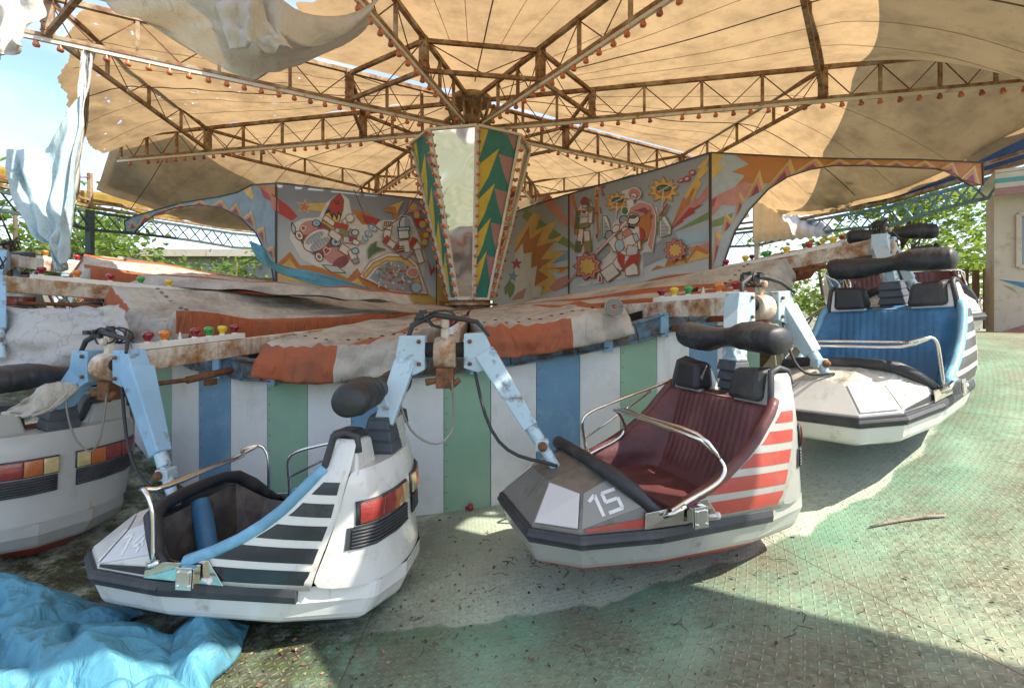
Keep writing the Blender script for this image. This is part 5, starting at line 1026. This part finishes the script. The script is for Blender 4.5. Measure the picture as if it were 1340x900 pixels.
b.prism([bp(0,0,-.061),bp(0,2.45,-.061),bp(0,2.45,-.9),bp(0,0,-.9)],ax[0]*.06); b.build('wall',m_booth,bo)
b=MB()
for (p,q) in ((bp(wx0,wz0,.02),bp(wx1,wz0,.02)),(bp(wx0,wz1,.02),bp(wx1,wz1,.02)),(bp(wx0,wz0,.02),bp(wx0,wz1,.02)),(bp(wx1,wz0,.02),bp(wx1,wz1,.02))): b.bar(p,q,.07,.06,up=ax[1])
wn=b.build('window_frame',m_booth,bo,bevel=.006)
b=MB(); b.prism([bp(wx0,wz0,-.02),bp(wx1,wz0,-.02),bp(wx1,wz1,-.02),bp(wx0,wz1,-.02)],ax[1]*.006); gm=mat('window_glass',(.16,.19,.19),.05,0,.2,2,bump=0,coat=1); b.build('pane',gm,wn)
b=MB()
for k,(a,c,m_) in enumerate(((2.35,2.47,0),(2.47,2.55,1),(2.55,2.63,2),(2.63,2.72,1))): b.prism([bp(-.04,a,.4),bp(W_,a,.4),bp(W_,c,.4),bp(-.04,c,.4)],ax[1]*.05,m_)
b.prism([bp(-.04,2.73,.4),bp(W_,2.73,.4),bp(W_,2.73,-2),bp(-.04,2.73,-2)],V(0,0,.05),1)
b.build('roof_fascia',[pcol('mauve',(.36,.20,.22)),pcol('offwhite',(.58,.55,.5)),pcol('cyan',(.10,.36,.42))],bo)
b=MB()
for (c,l) in ((0,[(.05,.95),(.35,.80),(.6,.72),(.5,.84),(.3,.90)]),(1,[(.10,.86),(.30,.70),(.22,.80)]),(1,[(.45,.68),(.9,.55),(.6,.70)]),(1,[(.5,.5),(.9,.42),(.75,.52)]),(2,[(.0,.0),(.35,.0),(2.6,.85),(2.6,1.0),(.5,.22)]) ): b.prism([bp(u,z,.004+.002*c) for u,z in l],-ax[1]*.002,c)
b.build('painted_ribbon',[pcol('ribbon_blue',(.05,.22,.40)),pcol('ribbon_green',(.22,.36,.10)),pcol('ribbon_pink',(.42,.19,.17))],bo)
for i in range(7):
    b=MB(); x=8.02+.17*i; p=V(x,9.7-.04*i,0); b.box(p+V(0,0,fz(77)+.55+random.uniform(-.04,.04)),(.13,.03,1.15)); tag(b.build('fence_board',m_wood,bevel=.006),['first','second','third','fourth','fifth','sixth','seventh'][i]+' brown fence board counted rightward, left of the booth','fence','brown fence boards left of the booth')
rl_=thing('railing','thin grey metal railing far left behind the hanging drape','railing',(-11,11,1))
b=MB(); b.tube([pol(11.3,a,2.15) for a in range(-100,-40,4)],.03,8); b.tube([pol(11.3,a,1.35) for a in range(-100,-40,4)],.02,8); b.build('rail',m_rust,rl_)
for a in range(-100,-40,3): b=MB(); b.tube([pol(11.3,a,.5),pol(11.3,a,2.15)],.018,6); b.build('baluster',m_white,rl_)
def block(name,label,cx,cy,w_,d,h,m,z=.3,roof=None):
    t=thing(name,label,'building',(cx,cy,z)); b=MB(); b.box((cx,cy,z+h/2),(w_,d,h)); b.build('wall',m,t)
    b=MB(); b.box((cx,cy-.0,z+h+.15),(w_+.8,d+.8,.3)); b.build('roof',roof or m_booth,t)
    for k in range(int(w_/2.2)):
        b=MB(); b.box((cx-w_/2+1.2+k*2.2,cy-d/2-.02,z+h*.55),(1.3,.06,h*.4)); b.build('window',gm,t)
    return t
corr=mat('corrugated_sheet',(.40,.40,.39),.6,0,.2,1.5,dirt=(.2,.17,.13),dm=(.5,.7),ds=3)
block('service_building','long low grey corrugated building behind the trees at left',-15,24,16,5,3.6,corr)
block('service_building','white building far behind the ride at right',9,27,8,5,3.2,mat('pale_wall',(.55,.55,.53),.6))
m_leaf=[mat('leaf_a',(.10,.17,.03),.6,0,.4,3,bump=0),mat('leaf_b',(.15,.20,.04),.6,0,.4,3,bump=0),mat('leaf_c',(.06,.11,.025),.6,0,.4,3,bump=0)]
for m in m_leaf:
    nt=m.node_tree; t=nn(nt,'ShaderNodeBsdfTranslucent'); t.inputs[0].default_value=(.30,.42,.05,1); ms=nn(nt,'ShaderNodeMixShader'); ms.inputs[0].default_value=.4
    nt.links.new(nt.nodes['Principled BSDF'].outputs[0],ms.inputs[1]); nt.links.new(t.outputs[0],ms.inputs[2]); nt.links.new(ms.outputs[0],nt.nodes['Material Output'].inputs[0])
m_bark=mat('bark',(.10,.075,.05),.9,0,.3,8,bump=.6,bs=20)
def tree(x,y,z,h,cr_,label,n=2600,ls=.16,dens=1,seed=0,low=.25):
    rr=random.Random(seed); t=thing('tree',label,'tree',(x,y,z),'trees round the ride')
    b=MB(); b.tube([V(x,y,z),V(x+.1,y,z+h*.3),V(x-.1,y+.1,z+h*.62),V(x,y,z+h*.9)],[.05*h*.5,.04*h*.5,.025*h*.5,.01*h],8)
    cl=[]
    for k in range(16):
        a=rr.uniform(0,2*PI); zz=rr.uniform(low,.95); q=V(x+math.cos(a)*cr_*rr.uniform(.4,1)*(1.1-zz*.5),y+math.sin(a)*cr_*rr.uniform(.4,1)*(1.1-zz*.5),z+h*zz)
        b.tube([V(x,y,z+h*zz*.7),V(x,y,z+h*zz*.8).lerp(q,.5)+V(0,0,.1),q],[.03,.02,.008],5); cl.append((q,cr_*rr.uniform(.25,.48)))
        for j in range(3): q2=q+V(rr.uniform(-1,1),rr.uniform(-1,1),rr.uniform(-.4,.6))*cr_*.4; b.tube([q,q2],[.012,.004],4); cl.append((q2,cr_*rr.uniform(.12,.25)))
    b.build('trunk',m_bark,t)
    b=MB()
    for k in range(n):
        q,r=rr.choice(cl); d=V(rr.gauss(0,1),rr.gauss(0,1),rr.gauss(0,.75)); d=d/max(.3,d.length)*r*rr.uniform(.3,1.1); c=q+d
        u=V(rr.gauss(0,1),rr.gauss(0,1),rr.gauss(0,.4)).normalized(); v=u.cross(V(rr.gauss(0,1),rr.gauss(0,1),rr.gauss(0,1))).normalized(); s=ls*rr.uniform(.5,1.2)
        b.add([c-u*s*.5,c+v*s*.28,c+u*s*.5,c-v*s*.28],[(0,1,2,3)],rr.choice((0,0,1,2)))
    b.build('crown',m_leaf,t)
tree(10.2,13.0,.6,4.6,2.3,'leafy yellow-green tree between the booth and the teal girder',3600,.20,seed=1,low=.15)
tree(13.5,16.5,.5,5.2,2.6,'thin tree further back at right behind the booth',2600,.22,seed=2)
for i,(x,y,h,c,l) in enumerate(((-12.5,12.5,4.2,2.6,'bushy tree at far left edge behind the blue drape'),(-14,16.5,4.6,3.0,'green tree behind the farthest left arm'),(-10.8,19.5,3.4,2.6,'low green tree below the dark lattice left of the painted arch'),(-17.5,20,5.0,3.2,'tall tree behind the left railing'),(-7.5,22,3.6,2.6,'green tree seen beneath the left painted arch'),(-20,15.5,5.2,3.2,'tree at the far left horizon, beyond the railing'),(3,26,4.4,3,'tree behind the tower right of centre'),(15,24,5,3.2,'distant tree behind the right building'))):
    tree(x,y,.4,h,c,l,3400,.26,seed=10+i,low=.08)
# roof sheet at back right seen through the arch
b=MB(); b.grid(lambda u,v:P(lerp(985,1090,u),lerp(258,318,v)-10*u,lerp(15.5,13.5,v))+V(0,0,.03*math.sin(u*60)),60,4); tag(b.build('corrugated_awning',mat('white_corrugated',(.62,.62,.60),.5),solid=.02),'white corrugated awning seen through the right painted arch','awning')
# ------------------------------------------------------------------ unseen roof added for shade (its edge draws the straight shadow on the plate)
HZ=4.6
def up_(px,py):
    z=.0; 
    for _ in range(6): d=V((px-670)/F,1,-(py-HY)/F); t=(z-EYE)/d.z; q=V(0,0,EYE)+d*t; z=fxy(q.x,q.y)
    q.z=z; return q+sdir*((HZ-z)/sdir.z)
e0,e1=up_(840,748),up_(1340,872); dd=(e1-e0).normalized(); nrm=V(dd.y,-dd.x,0)
if nrm.dot(V(0,-4,0)-e0)<0: nrm=-nrm
s0=e0-dd*1.6; s1=e1+dd*3
b=MB(); b.prism([V(s0.x,s0.y,HZ),V(s1.x,s1.y,HZ),V(s1.x,s1.y,HZ)+nrm*3.2,V(s0.x,s0.y,HZ)+nrm*1.3],V(0,0,.08)); er=b.build('added_shade_roof',corr); tag(er,'unseen flat roof added beside the standing place, casting the straight edged shade','roof')
# ------------------------------------------------------------------ small things on the plate
def onfloor(px,py):
    z=0.
    for _ in range(8): d=V((px-670)/F,1,-(py-HY)/F); t=(z-EYE)/d.z; q=V(0,0,EYE)+d*t; z=fxy(q.x,q.y)
    return V(q.x,q.y,z)
b=MB(); s=[onfloor(x,y)+V(0,0,.012) for x,y in ((1138,691),(1160,686),(1185,680),(1210,675),(1237,668))]
s[1].z+=.004; s[3].z+=.006; b.tube(s,[.005,.010,.009,.011,.008],8); tag(b.build('dead_branch',mat('dry_stick',(.30,.23,.18),.9,0,.3,10,bump=.6,bs=60)),'dry fallen stick lying on the green plate at right','stick')
p=onfloor(614,668)+V(0,0,.03); b=MB(); Mx=Matrix.Translation(p)@Matrix.Rotation(1.3,4,'Y'); b.lathe([(.012,-.035),(.016,-.01),(.026,.0),(.030,.02),(.022,.034),(.003,.037)],Mx,12); tag(b.build('fallen_lamp',l_red),'red lamp cap fallen on the plate against the striped fence','lamp')
rr=random.Random(3); b=MB()
for k in range(1500):
    if k%3==0: x=rr.gauss(770,130);y=rr.gauss(745,60)
    elif k%3==1: x=rr.gauss(420,130); y=rr.gauss(830,45)
    else: x=rr.uniform(300,1340); y=rr.uniform(560,900)
    if y>905 or y<520 or x>1345 or x<0: continue
    q=onfloor(x,y); r_=math.hypot(q.x-CX,q.y-CY)
    if r_<6.05: continue
    s=rr.choice((.004,.006,.008,.012,.018 if rr.random()<.25 else .006)); a=rr.uniform(0,PI); u=V(math.cos(a),math.sin(a),rr.uniform(-.2,.3)); v=V(-math.sin(a),math.cos(a),rr.uniform(-.2,.5))
    q.z+=.004+s*.3; b.add([q-u*s,q+v*s*.45+V(0,0,s*.3),q+u*s,q-v*s*.45],[(0,1,2),(0,2,3)],rr.choice((0,0,1,2,2)))
for k in range(60):
    q=onfloor(rr.uniform(500,1300),rr.uniform(690,860)) if k%2 else onfloor(rr.gauss(730,60),rr.gauss(735,30)); a=rr.uniform(0,PI); l=rr.uniform(.02,.07); b.tube([q+V(0,0,.004),q+V(math.cos(a)*l,math.sin(a)*l,.010),q+V(math.cos(a+.4)*l*1.8,math.sin(a+.4)*l*1.8,.005)],.0018,4,0)
o=b.build('leaf_litter',[mat('litter_dark',(.05,.035,.022),.9),mat('litter_tan',(.30,.19,.09),.9),mat('litter_brown',(.13,.075,.04),.9)]); o['kind']='stuff'
# long wires under the roof
for l,pts in (('thin black cable sagging in front of the left painted board',[P(463,248,9.0),P(480,290,8.8),P(500,302,8.7),P(530,280,8.8),P(555,240,8.9)]),('thin dark wire running from the left truss down to the painted arch',[P(213,210,10.5),P(195,240,10.8),P(170,275,11.2)]),('thin cable looping along the top of the right painted board',[P(690,240,9.5),P(740,252,9.6),P(800,238,9.2),P(830,228,8.8)])):
    b=MB(); b.tube(pts,.008,5); tag(b.build('cable',m_cable),l,'cable')
